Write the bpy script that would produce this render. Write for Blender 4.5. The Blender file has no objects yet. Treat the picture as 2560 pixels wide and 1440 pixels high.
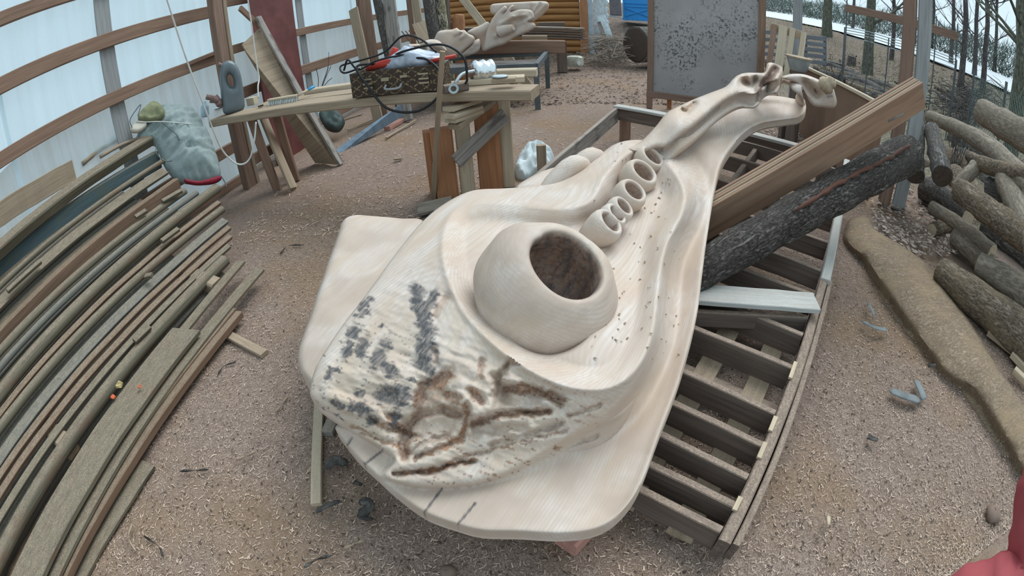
import bpy, bmesh, math, random
import numpy as np
from mathutils import Vector, Matrix
from mathutils.geometry import delaunay_2d_cdt

rnd = random.Random(7)
nrg = np.random.default_rng(11)
SC = bpy.context.scene
COL = SC.collection

# ------------------------------------------------------------------ camera
# wide action-camera lens: equisolid fisheye, measured from the straight wall rails
FPX, PITCH, ROLL, CAMH = 1230.0, math.radians(33.5), math.radians(4.0), 1.65
_up = Vector((-math.sin(ROLL)*math.cos(PITCH), math.cos(ROLL)*math.cos(PITCH), math.sin(PITCH)))
_fw = Vector((0, 0, -1)); _fw = (_fw - _up*_fw.dot(_up)).normalized()
_rt = _fw.cross(_up)
CR = Matrix((_rt, _fw, _up))                      # camera axes -> world
cd = bpy.data.cameras.new('camera')
cd.type = 'PANO'
cd.panorama_type = 'FISHEYE_EQUISOLID'
cd.sensor_fit = 'HORIZONTAL'
cd.sensor_width = 36.0
cd.sensor_height = 20.25
cd.fisheye_lens = FPX*36.0/2560.0
cd.fisheye_fov = math.radians(200)
cd.clip_start = 0.02
cd.clip_end = 500
cam = bpy.data.objects.new('camera', cd)
COL.objects.link(cam)
cam.matrix_world = Matrix.Translation((0, 0, CAMH)) @ CR.to_4x4()
SC.camera = cam

# ------------------------------------------------------------------ light
w = bpy.data.worlds.new('overcast_sky')
SC.world = w
w.use_nodes = True
wt = w.node_tree
wt.nodes.clear()
wo = wt.nodes.new('ShaderNodeOutputWorld')
wb = wt.nodes.new('ShaderNodeBackground')
wb.inputs['Color'].default_value = (0.72, 0.90, 1.0, 1)
wb.inputs['Strength'].default_value = 0.86
wt.links.new(wb.outputs[0], wo.inputs[0])
sun = bpy.data.lights.new('sun_behind_cloud', 'SUN')
sun.energy = 2.3
sun.angle = math.radians(42)
sun.color = (0.94, 0.98, 1.0)
so = bpy.data.objects.new('sun_behind_cloud', sun)
COL.objects.link(so)
so.rotation_euler = Vector((-.40, -.46, -.79)).to_track_quat('-Z', 'Y').to_euler()
vs = SC.view_settings
vs.view_transform = 'Standard'
vs.look = 'None'
vs.gamma = 1.0
vs.use_curve_mapping = False
vs.exposure = 0.27
SC.cycles.max_bounces = 6
SC.cycles.transparent_max_bounces = 24

# ------------------------------------------------------------------ geometry from the lens
def ray(px, py):
    dx, dy = px-1280.0, py-720.0
    r = math.hypot(dx, dy)+1e-9
    th = 2*math.asin(r/2/FPX)
    return CR @ Vector((dx/r*math.sin(th), -dy/r*math.sin(th), -math.cos(th)))
def P(px, py, z=0.0):
    d = ray(px, py)
    return Vector((0, 0, CAMH)) + d*((z-CAMH)/d.z)
def PD(px, py, dist):
    return Vector((0, 0, CAMH)) + ray(px, py)*dist
def PH(px, py, hd):                                # at horizontal distance hd
    d = ray(px, py)
    return Vector((0, 0, CAMH)) + d*(hd/math.hypot(d.x, d.y))
def PU(px, py, foot):                              # on the upright through foot
    d = ray(px, py)
    t = (d.x*foot.x+d.y*foot.y)/(d.x**2+d.y**2)
    return Vector((foot.x, foot.y, CAMH+t*d.z))
WH = math.radians(13.79)
WDIR = Vector((math.sin(WH), math.cos(WH), 0))
WNOR = Vector((math.cos(WH), -math.sin(WH), 0))    # points into the yard
def W(s, n, z): return WDIR*s + WNOR*n + Vector((0, 0, z))
def PW(px, py, n=-4.55):                           # on a plane parallel to the wall
    d = ray(px, py)
    return Vector((0, 0, CAMH)) + d*(n/d.dot(WNOR))

# ------------------------------------------------------------------ object helpers
def empty(name, loc, label=None, cat=None, group=None, kind=None):
    o = bpy.data.objects.new(name, None)
    o.empty_display_size = 0.1
    COL.objects.link(o)
    o.location = loc
    return tag(o, label, cat, group, kind)
def tag(o, label=None, cat=None, group=None, kind=None):
    if label: o['label'] = label
    if cat: o['category'] = cat
    if group: o['group'] = group
    if kind: o['kind'] = kind
    return o
class MB:
    """collects vertices (world space), faces and grain coordinates of ONE mesh"""
    def __init__(s): s.v, s.f, s.g, s.a = [], [], [], {}
    def add(s, verts, faces, g=None):
        b = len(s.v)
        s.v += [Vector(v) for v in verts]
        s.f += [[b+i for i in f] for f in faces]
        s.g += [Vector(v) for v in (g if g is not None else verts)]
        return s
    def build(s, name, m, parent=None, smooth=False, loc=None, attrs=None, angle=None):
        if loc is None:
            if parent is not None: loc = wloc(parent)
            else:
                n = len(s.v)
                zz = min(v.z for v in s.v)
                loc = Vector((sum(v.x for v in s.v)/n, sum(v.y for v in s.v)/n, zz))
        me = bpy.data.meshes.new(name)
        me.from_pydata([v-loc for v in s.v], [], s.f)
        at = me.attributes.new('g', 'FLOAT_VECTOR', 'POINT')
        at.data.foreach_set('vector', np.array([tuple(v) for v in s.g], dtype=np.float32).ravel())
        for k, arr in (attrs or {}).items():
            a = me.attributes.new(k, 'FLOAT', 'POINT')
            a.data.foreach_set('value', np.asarray(arr, dtype=np.float32))
        me.materials.append(m)
        if smooth: me.polygons.foreach_set('use_smooth', [True]*len(me.polygons))
        me.update()
        if smooth and angle: me.set_sharp_from_angle(angle=math.radians(angle))
        o = bpy.data.objects.new(name, me)
        COL.objects.link(o)
        if parent is not None: o.parent = parent
        else: o.location = loc
        return o
def wloc(o):
    v = o.location.copy()
    if o.parent is not None: v += wloc(o.parent)
    return v
def frame_of(d, up=None):
    d = d.normalized()
    u = up if up is not None else Vector((0, 0, 1))
    if abs(d.dot(u.normalized())) > 0.98: u = Vector((0, 1, 0)) if abs(d.y) < .9 else Vector((1, 0, 0))
    x = d.cross(u).normalized()
    y = x.cross(d).normalized()
    return x, y
def add_board(mb, A, B, w, t, up=None, n=1, ch=None, jit=0.0, anchor='c', taper=1.0, cup=0.0):
    """board from A to B; w across, t along up; anchor 't' = A, B lie on its upper face"""
    A, B = Vector(A), Vector(B)
    d = B-A
    x, y = frame_of(d, up)
    if ch is None: ch = min(w, t)*0.12
    off = y*(-t/2) if anchor == 't' else (y*(t/2) if anchor == 'b' else Vector((0, 0, 0)))
    w2, t2 = w/2, t/2
    sec = [(-w2+ch, -t2), (w2-ch, -t2), (w2, -t2+ch), (w2, t2-ch), (w2-ch, t2), (-w2+ch, t2), (-w2, t2-ch), (-w2, -t2+ch)]
    vs, gs, fs = [], [], []
    L = d.length
    o0 = Vector((rnd.uniform(0, 50), rnd.uniform(0, 50), rnd.uniform(0, 50)))
    for i in range(n+1):
        u = i/n
        k = 1+(taper-1)*u
        jx, jy = (rnd.uniform(-jit, jit), rnd.uniform(-jit, jit)) if 0 < i < n else (0, 0)
        for a, b in sec:
            vs.append(A+d*u+off+x*(a*k+jx)+y*(b*k+jy))
            gs.append(o0+Vector((L*u, a, b)))
    for i in range(n):
        for j in range(8):
            a, b = i*8+j, i*8+(j+1) % 8
            fs.append([a, b, b+8, a+8])
    fs.append([7, 6, 5, 4, 3, 2, 1, 0])
    fs.append([n*8+j for j in range(8)])
    mb.add(vs, fs, gs)
    return mb
def board(name, A, B, w, t, m, parent=None, label=None, cat=None, group=None, **k):
    o = add_board(MB(), A, B, w, t, **k).build(name, m, parent)
    return tag(o, label, cat, group)
def add_tube(mb, path, rad, seg=10, cap=True, lump=0.0, flat=1.0, up=None):
    path = [Vector(p) for p in path]
    n = len(path)
    if not hasattr(rad, '__len__'): rad = [rad]*n
    vs, gs, fs = [], [], []
    o0 = Vector((rnd.uniform(0, 50), rnd.uniform(0, 50), rnd.uniform(0, 50)))
    L = 0
    lum = [1+rnd.uniform(-lump, lump) for _ in range(seg)]
    px_ = None
    for i in range(n):
        d = (path[min(i+1, n-1)]-path[max(i-1, 0)])
        if d.length < 1e-9: d = Vector((0, 0, 1))
        d.normalize()
        if px_ is None: x, y = frame_of(d, up)
        else:
            x = (px_-d*px_.dot(d)).normalized(); y = x.cross(d).normalized()
        px_ = x
        if i: L += (path[i]-path[i-1]).length
        for j in range(seg):
            a = 2*math.pi*j/seg
            r = rad[i]*lum[j]*(1+rnd.uniform(-lump, lump)*.6)
            vs.append(path[i]+x*(math.cos(a)*r)+y*(math.sin(a)*r*flat))
            gs.append(o0+Vector((L, math.cos(a)*rad[i], math.sin(a)*rad[i])))
    for i in range(n-1):
        for j in range(seg):
            a, b = i*seg+j, i*seg+(j+1) % seg
            fs.append([a, b, b+seg, a+seg])
    if cap:
        fs.append(list(range(seg))[::-1]); fs.append([(n-1)*seg+j for j in range(seg)])
    mb.add(vs, fs, gs)
    return mb
def smooth_path(pts, k=6):
    pts = [Vector(p) for p in pts]
    q = [pts[0]*2-pts[1]]+pts+[pts[-1]*2-pts[-2]]
    out = []
    for i in range(1, len(q)-2):
        for j in range(k):
            t = j/k
            a, b, c, d = q[i-1], q[i], q[i+1], q[i+2]
            out.append(0.5*((2*b)+(c-a)*t+(2*a-5*b+4*c-d)*t*t+(3*b-a-3*c+d)*t**3))
    out.append(pts[-1])
    return out
def add_lathe(mb, prof, c, ax=Vector((0, 0, 1)), seg=24, closed=False, xdir=None, sx=1.0):
    """prof: list of (radius, height) along ax"""
    ax = Vector(ax).normalized()
    x, y = frame_of(ax, xdir)
    vs, fs = [], []
    for r, h in prof:
        for j in range(seg):
            a = 2*math.pi*j/seg
            vs.append(Vector(c)+ax*h+x*(r*sx*math.cos(a))+y*(r*math.sin(a)))
    n = len(prof)
    for i in range(n-1 if not closed else n):
        for j in range(seg):
            a, b = i*seg+j, i*seg+(j+1) % seg
            c2, d2 = ((i+1) % n)*seg+(j+1) % seg, ((i+1) % n)*seg+j
            fs.append([a, b, c2, d2])
    if not closed:
        fs.append(list(range(seg))[::-1]); fs.append([(n-1)*seg+j for j in range(seg)])
    mb.add(vs, fs)
    return mb
def add_box(mb, c, sx, sy, sz, rz=0.0, tilt=None):
    """box centred at c"""
    R = Matrix.Rotation(rz, 3, 'Z')
    if tilt is not None: R = tilt @ R
    vs = [Vector(c)+R @ Vector((a*sx/2, b*sy/2, d*sz/2)) for d in (-1, 1) for a, b in ((-1, -1), (1, -1), (1, 1), (-1, 1))]
    mb.add(vs, [[3, 2, 1, 0], [4, 5, 6, 7], [0, 1, 5, 4], [1, 2, 6, 5], [2, 3, 7, 6], [3, 0, 4, 7]])
    return mb
def add_quadslab(mb, a, b, c, d, t):
    """slab with the visible face a, b, c, d (any corners) and thickness t behind it"""
    a, b, c, d = map(Vector, (a, b, c, d))
    n = (b-a).cross(d-a).normalized()*t
    mb.add([a, b, c, d, a-n, b-n, c-n, d-n], [[0, 1, 2, 3], [7, 6, 5, 4], [0, 4, 5, 1], [1, 5, 6, 2], [2, 6, 7, 3], [3, 7, 4, 0]])
    return mb

# ------------------------------------------------------------------ numpy noise, splines, reliefs
_tab = nrg.random((256, 256))
def vnoise(x, y):
    xi, yi = np.floor(x).astype(int), np.floor(y).astype(int)
    fx, fy = x-xi, y-yi
    fx, fy = fx*fx*(3-2*fx), fy*fy*(3-2*fy)
    g = lambda a, b: _tab[a % 256, b % 256]
    return (g(xi, yi)*(1-fx)+g(xi+1, yi)*fx)*(1-fy)+(g(xi, yi+1)*(1-fx)+g(xi+1, yi+1)*fx)*fy
def fbm(x, y, o=4):
    s, a, t = 0, .5, 0
    for i in range(o):
        s = s+a*vnoise(x*2**i+17.3*i, y*2**i+9.1*i); t += a; a *= .5
    return s/t
def tps(ctrl):
    c = np.array(ctrl, float)
    X, z = c[:, :2]/200.0, c[:, 2]
    n = len(X)
    def K(a, b):
        r2 = ((a[:, None, :]-b[None, :, :])**2).sum(-1)
        return np.where(r2 > 1e-12, r2*np.log(np.maximum(r2, 1e-12)), 0)
    A = np.zeros((n+3, n+3))
    A[:n, :n] = K(X, X)+np.eye(n)*1e-3
    A[:n, n] = 1; A[:n, n+1:] = X; A[n, :n] = 1; A[n+1:, :n] = X.T
    sol = np.linalg.solve(A, np.r_[z, 0, 0, 0])
    return lambda q: K(np.asarray(q, float)/200.0, X) @ sol[:n]+sol[n]+(np.asarray(q, float)/200.0) @ sol[n+1:]
def seg_dist(Q, poly, closed=False):
    """distance of points Q to a polyline, and the parameter 0..1 of the nearest point"""
    Q = np.asarray(Q, float); p = np.asarray(poly, float)
    if closed: p = np.vstack([p, p[:1]])
    best = np.full(len(Q), 1e9); par = np.zeros(len(Q))
    n = len(p)-1
    for i in range(n):
        a, b = p[i], p[i+1]
        ab = b-a
        t = np.clip(((Q-a) @ ab)/max(ab @ ab, 1e-9), 0, 1)
        d = np.hypot(*(Q-(a+t[:, None]*ab)).T)
        m = d < best
        best[m] = d[m]; par[m] = (i+t[m])/n
    return best, par
def inside(Q, poly):
    Q = np.asarray(Q, float); p = np.asarray(poly, float)
    r = np.zeros(len(Q), bool)
    x, y = Q[:, 0], Q[:, 1]
    for i in range(len(p)):
        (x1, y1), (x2, y2) = p[i], p[i-1]
        if y1 == y2: continue
        c = ((y1 > y) != (y2 > y)) & (x < (x2-x1)*(y-y1)/(y2-y1)+x1)
        r ^= c
    return r
def sm(a, b, x):
    t = np.clip((x-a)/(b-a), 0, 1)
    return t*t*(3-2*t)
def densify(poly, step, closed=True, rounded=True):
    p = [Vector((a[0], a[1], 0)) for a in poly]
    if rounded:
        n = len(p); out = []
        for i in range(n if closed else n-1):
            a, b, c, d = (p[(i-1) % n], p[i], p[(i+1) % n], p[(i+2) % n]) if closed else (p[max(i-1, 0)], p[i], p[i+1], p[min(i+2, n-1)])
            k = max(1, int((c-b).length/step))
            for j in range(k):
                t = j/k
                out.append(0.5*((2*b)+(c-a)*t+(2*a-5*b+4*c-d)*t*t+(3*b-a-3*c+d)*t**3))
        if not closed: out.append(p[-1])
    else:
        out = []
        n = len(p)
        for i in range(n if closed else n-1):
            b, c = p[i], p[(i+1) % n]
            k = max(1, int((c-b).length/step))
            out += [b+(c-b)*(j/k) for j in range(k)]
        if not closed: out.append(p[-1])
    return np.array([(v.x, v.y) for v in out])
def rays_np(Q):
    Q = np.asarray(Q, float)
    dx, dy = Q[:, 0]-1280, Q[:, 1]-720
    r = np.hypot(dx, dy)+1e-9
    th = 2*np.arcsin(r/2/FPX)
    c = np.c_[dx/r*np.sin(th), -dy/r*np.sin(th), -np.cos(th)]
    return c @ np.array(CR).T
def relief(outline, step, zfun, thick, edge=0.0, edge_px=12, rounded=True, holes=(), bottom='drop'):
    """a carved solid: top surface over the outline with heights zfun(px array) -> z, walls and underside;
    thick: drop of the underside below the top (number or function)"""
    ol = densify(outline, step, True, rounded)
    hs = [densify(h, step, True, True) for h in holes]
    lo, hi = ol.min(0), ol.max(0)
    xs, ys = np.meshgrid(np.arange(lo[0], hi[0], step), np.arange(lo[1], hi[1], step*0.9))
    xs[1::2] += step/2
    Q = np.c_[xs.ravel(), ys.ravel()]
    Q = Q[inside(Q, ol)]
    d, _ = seg_dist(Q, ol, True)
    Q = Q[d > step*2.35]
    tg = np.roll(ol, -1, 0)-np.roll(ol, 1, 0)
    nr_ = np.c_[-tg[:, 1], tg[:, 0]]/np.maximum(1e-6, np.hypot(tg[:, 0], tg[:, 1]))[:, None]
    ar = (ol[:, 0]*np.roll(ol[:, 1], -1)-np.roll(ol[:, 0], -1)*ol[:, 1]).sum()
    if ar < 0: nr_ = -nr_
    rings = []
    for k in (.8, 1.65):                            # even rows of points along the rim keep the edge smooth
        pr_ = ol+nr_*(k*step)
        pr_ = pr_[inside(pr_, ol)]
        if len(pr_): rings.append(pr_[seg_dist(pr_, ol, True)[0] > .8*k*step])
    Q = np.vstack(rings+[Q])
    for h in hs:
        Q = Q[~inside(Q, h)]
        d, _ = seg_dist(Q, h, True); Q = Q[d > step*.6]
    allp = np.vstack([ol]+hs+[Q])
    loops = [list(range(len(ol)))]
    b = len(ol)
    for h in hs:
        loops.append(list(range(b, b+len(h)))); b += len(h)
    edges = [(l[i], l[(i+1) % len(l)]) for l in loops for i in range(len(l))]
    res = delaunay_2d_cdt([Vector(p) for p in allp], edges, [], 0, 1e-6)
    v2 = np.array([(v.x, v.y) for v in res[0]])
    tri = []
    cen = np.array([[sum(v2[i][0] for i in f)/len(f), sum(v2[i][1] for i in f)/len(f)] for f in res[2]])
    ok = inside(cen, ol)
    for h in hs: ok &= ~inside(cen, h)
    tri = [list(f) for f, k in zip(res[2], ok) if k]
    # keep a consistent upward orientation in world space (image y points down)
    fixed = []
    for f in tri:
        a, b_, c = v2[f[0]], v2[f[1]], v2[f[2]]
        if (b_[0]-a[0])*(c[1]-a[1])-(b_[1]-a[1])*(c[0]-a[0]) > 0: f = f[::-1]
        fixed.append(f)
    tri = fixed
    z = zfun(v2)
    de, _ = seg_dist(v2, ol, True)
    for h in hs: de = np.minimum(de, seg_dist(v2, h, True)[0])
    if edge:
        q = np.clip(1-de/edge_px, 0, 1)
        z = z-edge*(1-np.sqrt(np.maximum(0, 1-q*q)))
    R = rays_np(v2)
    t = (z-CAMH)/R[:, 2]
    top = R*t[:, None]+np.array([0, 0, CAMH])
    th = thick(v2) if callable(thick) else np.full(len(v2), thick)
    bot = top.copy(); bot[:, 2] -= th
    n = len(v2)
    # boundary edges
    cnt = {}
    for f in tri:
        for i in range(len(f)):
            e = (f[i], f[(i+1) % len(f)])
            cnt[e] = cnt.get(e, 0)+1
    fs = list(tri)+[[i+n for i in f[::-1]] for f in tri]
    for (a, b_) in cnt:
        if (b_, a) not in cnt: fs.append([b_, a, a+n, b_+n])
    mb = MB()
    mb.add([Vector(p) for p in np.vstack([top, bot])], fs)
    return mb, v2, de

# ------------------------------------------------------------------ materials
def newmat(name):
    m = bpy.data.materials.new(name)
    m.use_nodes = True
    t = m.node_tree
    t.nodes.clear()
    o = t.nodes.new('ShaderNodeOutputMaterial')
    b = t.nodes.new('ShaderNodeBsdfPrincipled')
    t.links.new(b.outputs[0], o.inputs[0])
    b.inputs['Roughness'].default_value = .75
    b.inputs['Specular IOR Level'].default_value = .25
    return m, t, b
def nd(t, kind, **k):
    n = t.nodes.new('ShaderNode'+kind)
    for a, v in k.items():
        if a in n.inputs: n.inputs[a].default_value = v
        else: setattr(n, a, v)
    return n
def ramp(t, fac, stops):
    r = t.nodes.new('ShaderNodeValToRGB')
    e = r.color_ramp.elements
    while len(e) < len(stops): e.new(.5)
    for k, (p, c) in enumerate(stops):
        e[k].position = p
        e[k].color = (c[0], c[1], c[2], 1) if hasattr(c, '__len__') else (c, c, c, 1)
    t.links.new(fac, r.inputs[0])
    return r.outputs[0]
def gvec(t, scale):
    a = nd(t, 'Attribute', attribute_name='g')
    m = nd(t, 'Mapping', Scale=scale)
    t.links.new(a.outputs['Vector'], m.inputs[0])
    return m.outputs[0]
def noise(t, vec, scale=5, detail=4, rough=.55, dist=0.0):
    n = nd(t, 'TexNoise', Scale=scale, Detail=detail, Roughness=rough, Distortion=dist)
    t.links.new(vec, n.inputs['Vector'])
    return n.outputs['Fac']
def mixc(t, fac, a, b, mode='MIX'):
    m = t.nodes.new('ShaderNodeMix')
    m.data_type = 'RGBA'; m.blend_type = mode
    if hasattr(fac, 'is_linked'): t.links.new(fac, m.inputs[0])
    else: m.inputs[0].default_value = fac
    for i, s in ((6, a), (7, b)):
        if hasattr(s, 'is_linked'): t.links.new(s, m.inputs[i])
        else: m.inputs[i].default_value = (s[0], s[1], s[2], 1)
    return m.outputs[2]
def mth(t, op, a, b=None):
    m = t.nodes.new('ShaderNodeMath'); m.operation = op
    for i, s in ((0, a), (1, b)):
        if s is None: continue
        if hasattr(s, 'is_linked'): t.links.new(s, m.inputs[i])
        else: m.inputs[i].default_value = s
    return m.outputs[0]
def bump(t, b, h, strength=.4, dist=.01):
    n = nd(t, 'Bump', Strength=strength, Distance=dist)
    t.links.new(h, n.inputs['Height'])
    t.links.new(n.outputs[0], b.inputs['Normal'])
DUST = (.36, .27, .19)
def wood(name, light, dark, dust=0.0, dustcol=DUST, rough=.75, fine=38, bstr=.35, blot=None, along=1.6):
    """wood grain that follows each board; dust = loose sawdust lying on level faces"""
    m, t, b = newmat(name)
    v = gvec(t, (along, fine, fine))
    f = noise(t, v, 1.0, 5, .6, .6)
    c = ramp(t, f, [(.28, dark), (.62, light)])
    big = noise(t, gvec(t, (1.2, 3, 3)), 1.3, 3)
    c = mixc(t, ramp(t, big, [(.35, 0), (.7, .6)]), c, [x*.72 for x in light])
    if blot is not None:
        bl = noise(t, gvec(t, (3, 9, 9)), 1.5, 4)
        c = mixc(t, ramp(t, bl, [(.52, 0), (.66, .85)]), c, blot)
    if dust:
        g = t.nodes.new('ShaderNodeNewGeometry')
        s = t.nodes.new('ShaderNodeSeparateXYZ')
        t.links.new(g.outputs['Normal'], s.inputs[0])
        up = ramp(t, s.outputs[2], [(.45, 0), (.9, 1)])
        dn = noise(t, gvec(t, (5, 14, 14)), 3, 5, .7)
        df = mth(t, 'MULTIPLY', up, ramp(t, dn, [(.30, .25), (.62, 1)]))
        df = mth(t, 'MULTIPLY', df, dust)
        sp = noise(t, gvec(t, (120, 120, 120)), 1, 2)
        dc = ramp(t, sp, [(.3, [x*.55 for x in dustcol]), (.7, [min(1, x*1.35) for x in dustcol])])
        c = mixc(t, df, c, dc)
    t.links.new(c, b.inputs['Base Color'])
    b.inputs['Roughness'].default_value = rough
    bump(t, b, f, bstr, .006)
    return m
def plain(name, col, rough=.6, metal=0.0, var=.15, scale=8, bstr=0.0, spec=.3):
    m, t, b = newmat(name)
    n = noise(t, gvec(t, (1, 1, 1)), scale, 4)
    c = ramp(t, n, [(.3, [x*(1-var) for x in col]), (.7, [min(1, x*(1+var)) for x in col])])
    t.links.new(c, b.inputs['Base Color'])
    b.inputs['Roughness'].default_value = rough
    b.inputs['Metallic'].default_value = metal
    b.inputs['Specular IOR Level'].default_value = spec
    if bstr: bump(t, b, n, bstr, .01)
    return m
def bark(name, a, b_, c_, scale=14, bstr=1.0, dist=.02, moss=None):
    """furrowed bark: ridges drawn out along the stem"""
    m, t, b = newmat(name)
    n1 = noise(t, gvec(t, (.55, 2.2, 2.2)), scale, 6, .7, 1.2)
    n2 = noise(t, gvec(t, (1.4, 2.6, 2.6)), scale*2.6, 4, .65, .4)
    rd = mth(t, 'ABSOLUTE', mth(t, 'SUBTRACT', n1, .5))
    h = mth(t, 'ADD', mth(t, 'MULTIPLY', rd, 2.2), mth(t, 'MULTIPLY', n2, .7))
    c = ramp(t, h, [(.34, a), (.55, b_), (.85, c_)])
    big = noise(t, gvec(t, (1.5, 3, 3)), 2, 3)
    c = mixc(t, ramp(t, big, [(.45, 0), (.7, .6)]), c, moss if moss else [x*.7 for x in b_])
    t.links.new(c, b.inputs['Base Color'])
    b.inputs['Roughness'].default_value = .9
    bump(t, b, h, bstr, dist)
    return m
M = {}
M['beam'] = wood('beam_wood', (.30, .19, .135), (.16, .095, .065), .25)
M['post'] = wood('post_wood', (.28, .185, .14), (.15, .09, .065))
M['postgrey'] = wood('grey_post_wood', (.36, .37, .37), (.22, .22, .22))
M['pale'] = wood('pale_board_wood', (.60, .50, .37), (.38, .29, .20), .3)
M['plank'] = wood('plank_wood', (.40, .31, .22), (.22, .16, .11), .5)
M['orange'] = wood('fresh_timber_wood', (.46, .22, .11), (.27, .12, .06))
M['end'] = wood('sawn_end_wood', (.58, .47, .34), (.40, .30, .20), fine=60)
M['grey'] = wood('weathered_wood', (.34, .31, .28), (.13, .105, .09), .55, blot=(.10, .085, .075))
M['greydark'] = wood('dark_weathered_wood', (.19, .145, .12), (.07, .05, .04), .6, (.42, .31, .23))
M['pile'] = wood('dusty_lumber', (.165, .145, .10), (.06, .05, .037), .85, (.27, .215, .155), blot=(.14, .09, .06))
M['pile2'] = wood('dusty_red_lumber', (.21, .13, .085), (.09, .055, .036), .8, (.27, .21, .15))
M['pilegrey'] = wood('dusty_grey_moulding', (.16, .16, .14), (.075, .075, .066), .75, (.265, .22, .165))
M['pileblue'] = wood('blue_green_timber', (.085, .125, .135), (.045, .06, .065), .9, (.28, .23, .165), blot=(.09, .11, .085))
M['greylight'] = wood('sun_bleached_wood', (.56, .56, .53), (.34, .33, .31), .3)
M['bark'] = bark('dark_bark', (.03, .024, .02), (.15, .13, .115), (.42, .40, .375))
M['barkpale'] = bark('pale_bark', (.09, .065, .045), (.25, .20, .15), (.40, .34, .27), 10, .7, moss=(.30, .22, .13))
M['barkgrey'] = bark('grey_bark', (.06, .053, .047), (.19, .172, .155), (.40, .385, .37), 9, .9)
M['barksmooth'] = bark('smooth_bark', (.16, .13, .10), (.29, .245, .19), (.38, .33, .27), 7, .35, .01)
M['cut'] = wood('log_end_wood', (.52, .42, .30), (.33, .25, .17), fine=30)
M['cutdark'] = wood('old_log_end_wood', (.10, .075, .06), (.045, .033, .027), fine=30)
M['steel'] = plain('grey_steel', (.10, .115, .122), .55, .1)
M['galv'] = plain('galvanised_metal', (.42, .48, .50), .45, .5)
M['rope'] = plain('white_rope', (.62, .62, .58), .9)
M['black'] = plain('black_rubber', (.018, .018, .02), .5)
M['redp'] = plain('red_plastic', (.50, .05, .035), .4)

# ================================================================== THE SETTING
def zt(x, y):
    """lie of the land: level yard, bank towards the road on the right, slight rise behind the hut"""
    u = x-0.1*y-5.2
    a = .14*min(max(u, 0), 11)+0.17*max(0, min(u-11, 4.5))+.02*max(0, min(u-15.5, 20))
    b = 0.165*min(max(y-12.4, 0), 10)
    return max(a, b)
def PT(px, py, lift=0.0):
    """where the view ray meets the land"""
    d = ray(px, py); t = 0.5
    while t < 160:
        p = Vector((0, 0, CAMH))+d*t
        if p.z < zt(p.x, p.y)+lift: return Vector((p.x, p.y, zt(p.x, p.y)+lift))
        t += 0.04+t*.004
    return Vector((0, 0, CAMH))+d*60
def ground_mat():
    m, t, b = newmat('sawdust_ground')
    tc = nd(t, 'TexCoord')
    def n_(scale, detail=5, rough=.6, dist=0.0):
        n = nd(t, 'TexNoise', Scale=scale, Detail=detail, Roughness=rough, Distortion=dist)
        t.links.new(tc.outputs['Object'], n.inputs['Vector'])
        return n.outputs['Fac']
    fine = n_(170, 3, .7)
    mid = n_(26, 5, .65, .4)
    big = n_(.9, 4, .6)
    c = ramp(t, fine, [(.30, (.115, .078, .060)), (.47, (.30, .215, .172)), (.62, (.50, .39, .325))])
    c = mixc(t, ramp(t, mid, [(.38, 0), (.62, .55)]), c, (.19, .133, .105))
    c = mixc(t, ramp(t, big, [(.46, 0), (.62, .6)]), c, (.30, .195, .115))
    # beyond the yard: dead leaves and winter grass
    sp = nd(t, 'SeparateXYZ')
    t.links.new(tc.outputs['Object'], sp.inputs[0])
    xx = mth(t, 'SUBTRACT', sp.outputs[0], mth(t, 'MULTIPLY', sp.outputs[1], .1))
    wob = mth(t, 'MULTIPLY', mth(t, 'SUBTRACT', big, .5), 4.0)
    bank = ramp(t, mth(t, 'DIVIDE', mth(t, 'ADD', xx, wob), 10.0), [(.47, 0), (.56, 1)])
    grass = ramp(t, mid, [(.33, (.07, .06, .045)), (.5, (.20, .175, .125)), (.66, (.36, .34, .28))])
    c = mixc(t, bank, c, grass)
    back = ramp(t, mth(t, 'DIVIDE', mth(t, 'ADD', sp.outputs[1], wob), 20.0), [(.5, 0), (.6, 1)])
    litter = ramp(t, n_(15, 5, .7), [(.38, (.055, .04, .035)), (.52, (.20, .145, .11)), (.66, (.42, .37, .32))])
    c = mixc(t, mth(t, 'MULTIPLY', back, .8), c, litter)
    t.links.new(c, b.inputs['Base Color'])
    b.inputs['Roughness'].default_value = .95
    b.inputs['Specular IOR Level'].default_value = .1
    bump(t, b, mth(t, 'ADD', fine, mth(t, 'MULTIPLY', mid, 1.6)), .8, .012)
    return m
M['ground'] = ground_mat()
def axis(a, fine0, fine1, b, df, dc):
    v = list(np.arange(fine0, fine1, df))
    x = fine1; s = df
    while x < b: v.append(x); s *= 1.12; x += min(s, dc)
    x = fine0; s = df; lo = []
    while x > a: s *= 1.12; x -= min(s, dc); lo.append(x)
    return np.array(lo[::-1]+v+[b])
gx = axis(-30, -3.2, 4.2, 62, .05, 2.0); gy = axis(-8, -0.4, 6.0, 75, .05, 2.0)
X, Y = np.meshgrid(gx, gy)
Zt = np.vectorize(zt)(X, Y)
Z = Zt+(fbm(X*1.1, Y*1.1, 3)-.5)*.06+(fbm(X*6, Y*6, 3)-.5)*.025
lim = np.clip((np.hypot(X, Y)-6)/10, 0, 1)
Z += lim*(fbm(X*.8+5, Y*.8, 3)-.5)*.12
nx, ny = len(gx), len(gy)
gm = MB()
gm.v = [Vector(p) for p in np.c_[X.ravel(), Y.ravel(), Z.ravel()-.012]]
gm.g = gm.v
gm.f = [[j*nx+i, j*nx+i+1, (j+1)*nx+i+1, (j+1)*nx+i] for j in range(ny-1) for i in range(nx-1)]
fl = gm.build('floor', M['ground'], smooth=True, loc=Vector((0, 0, 0)))
tag(fl, 'brown sawdust-covered earth ground of the yard', None, None, 'structure')

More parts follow.
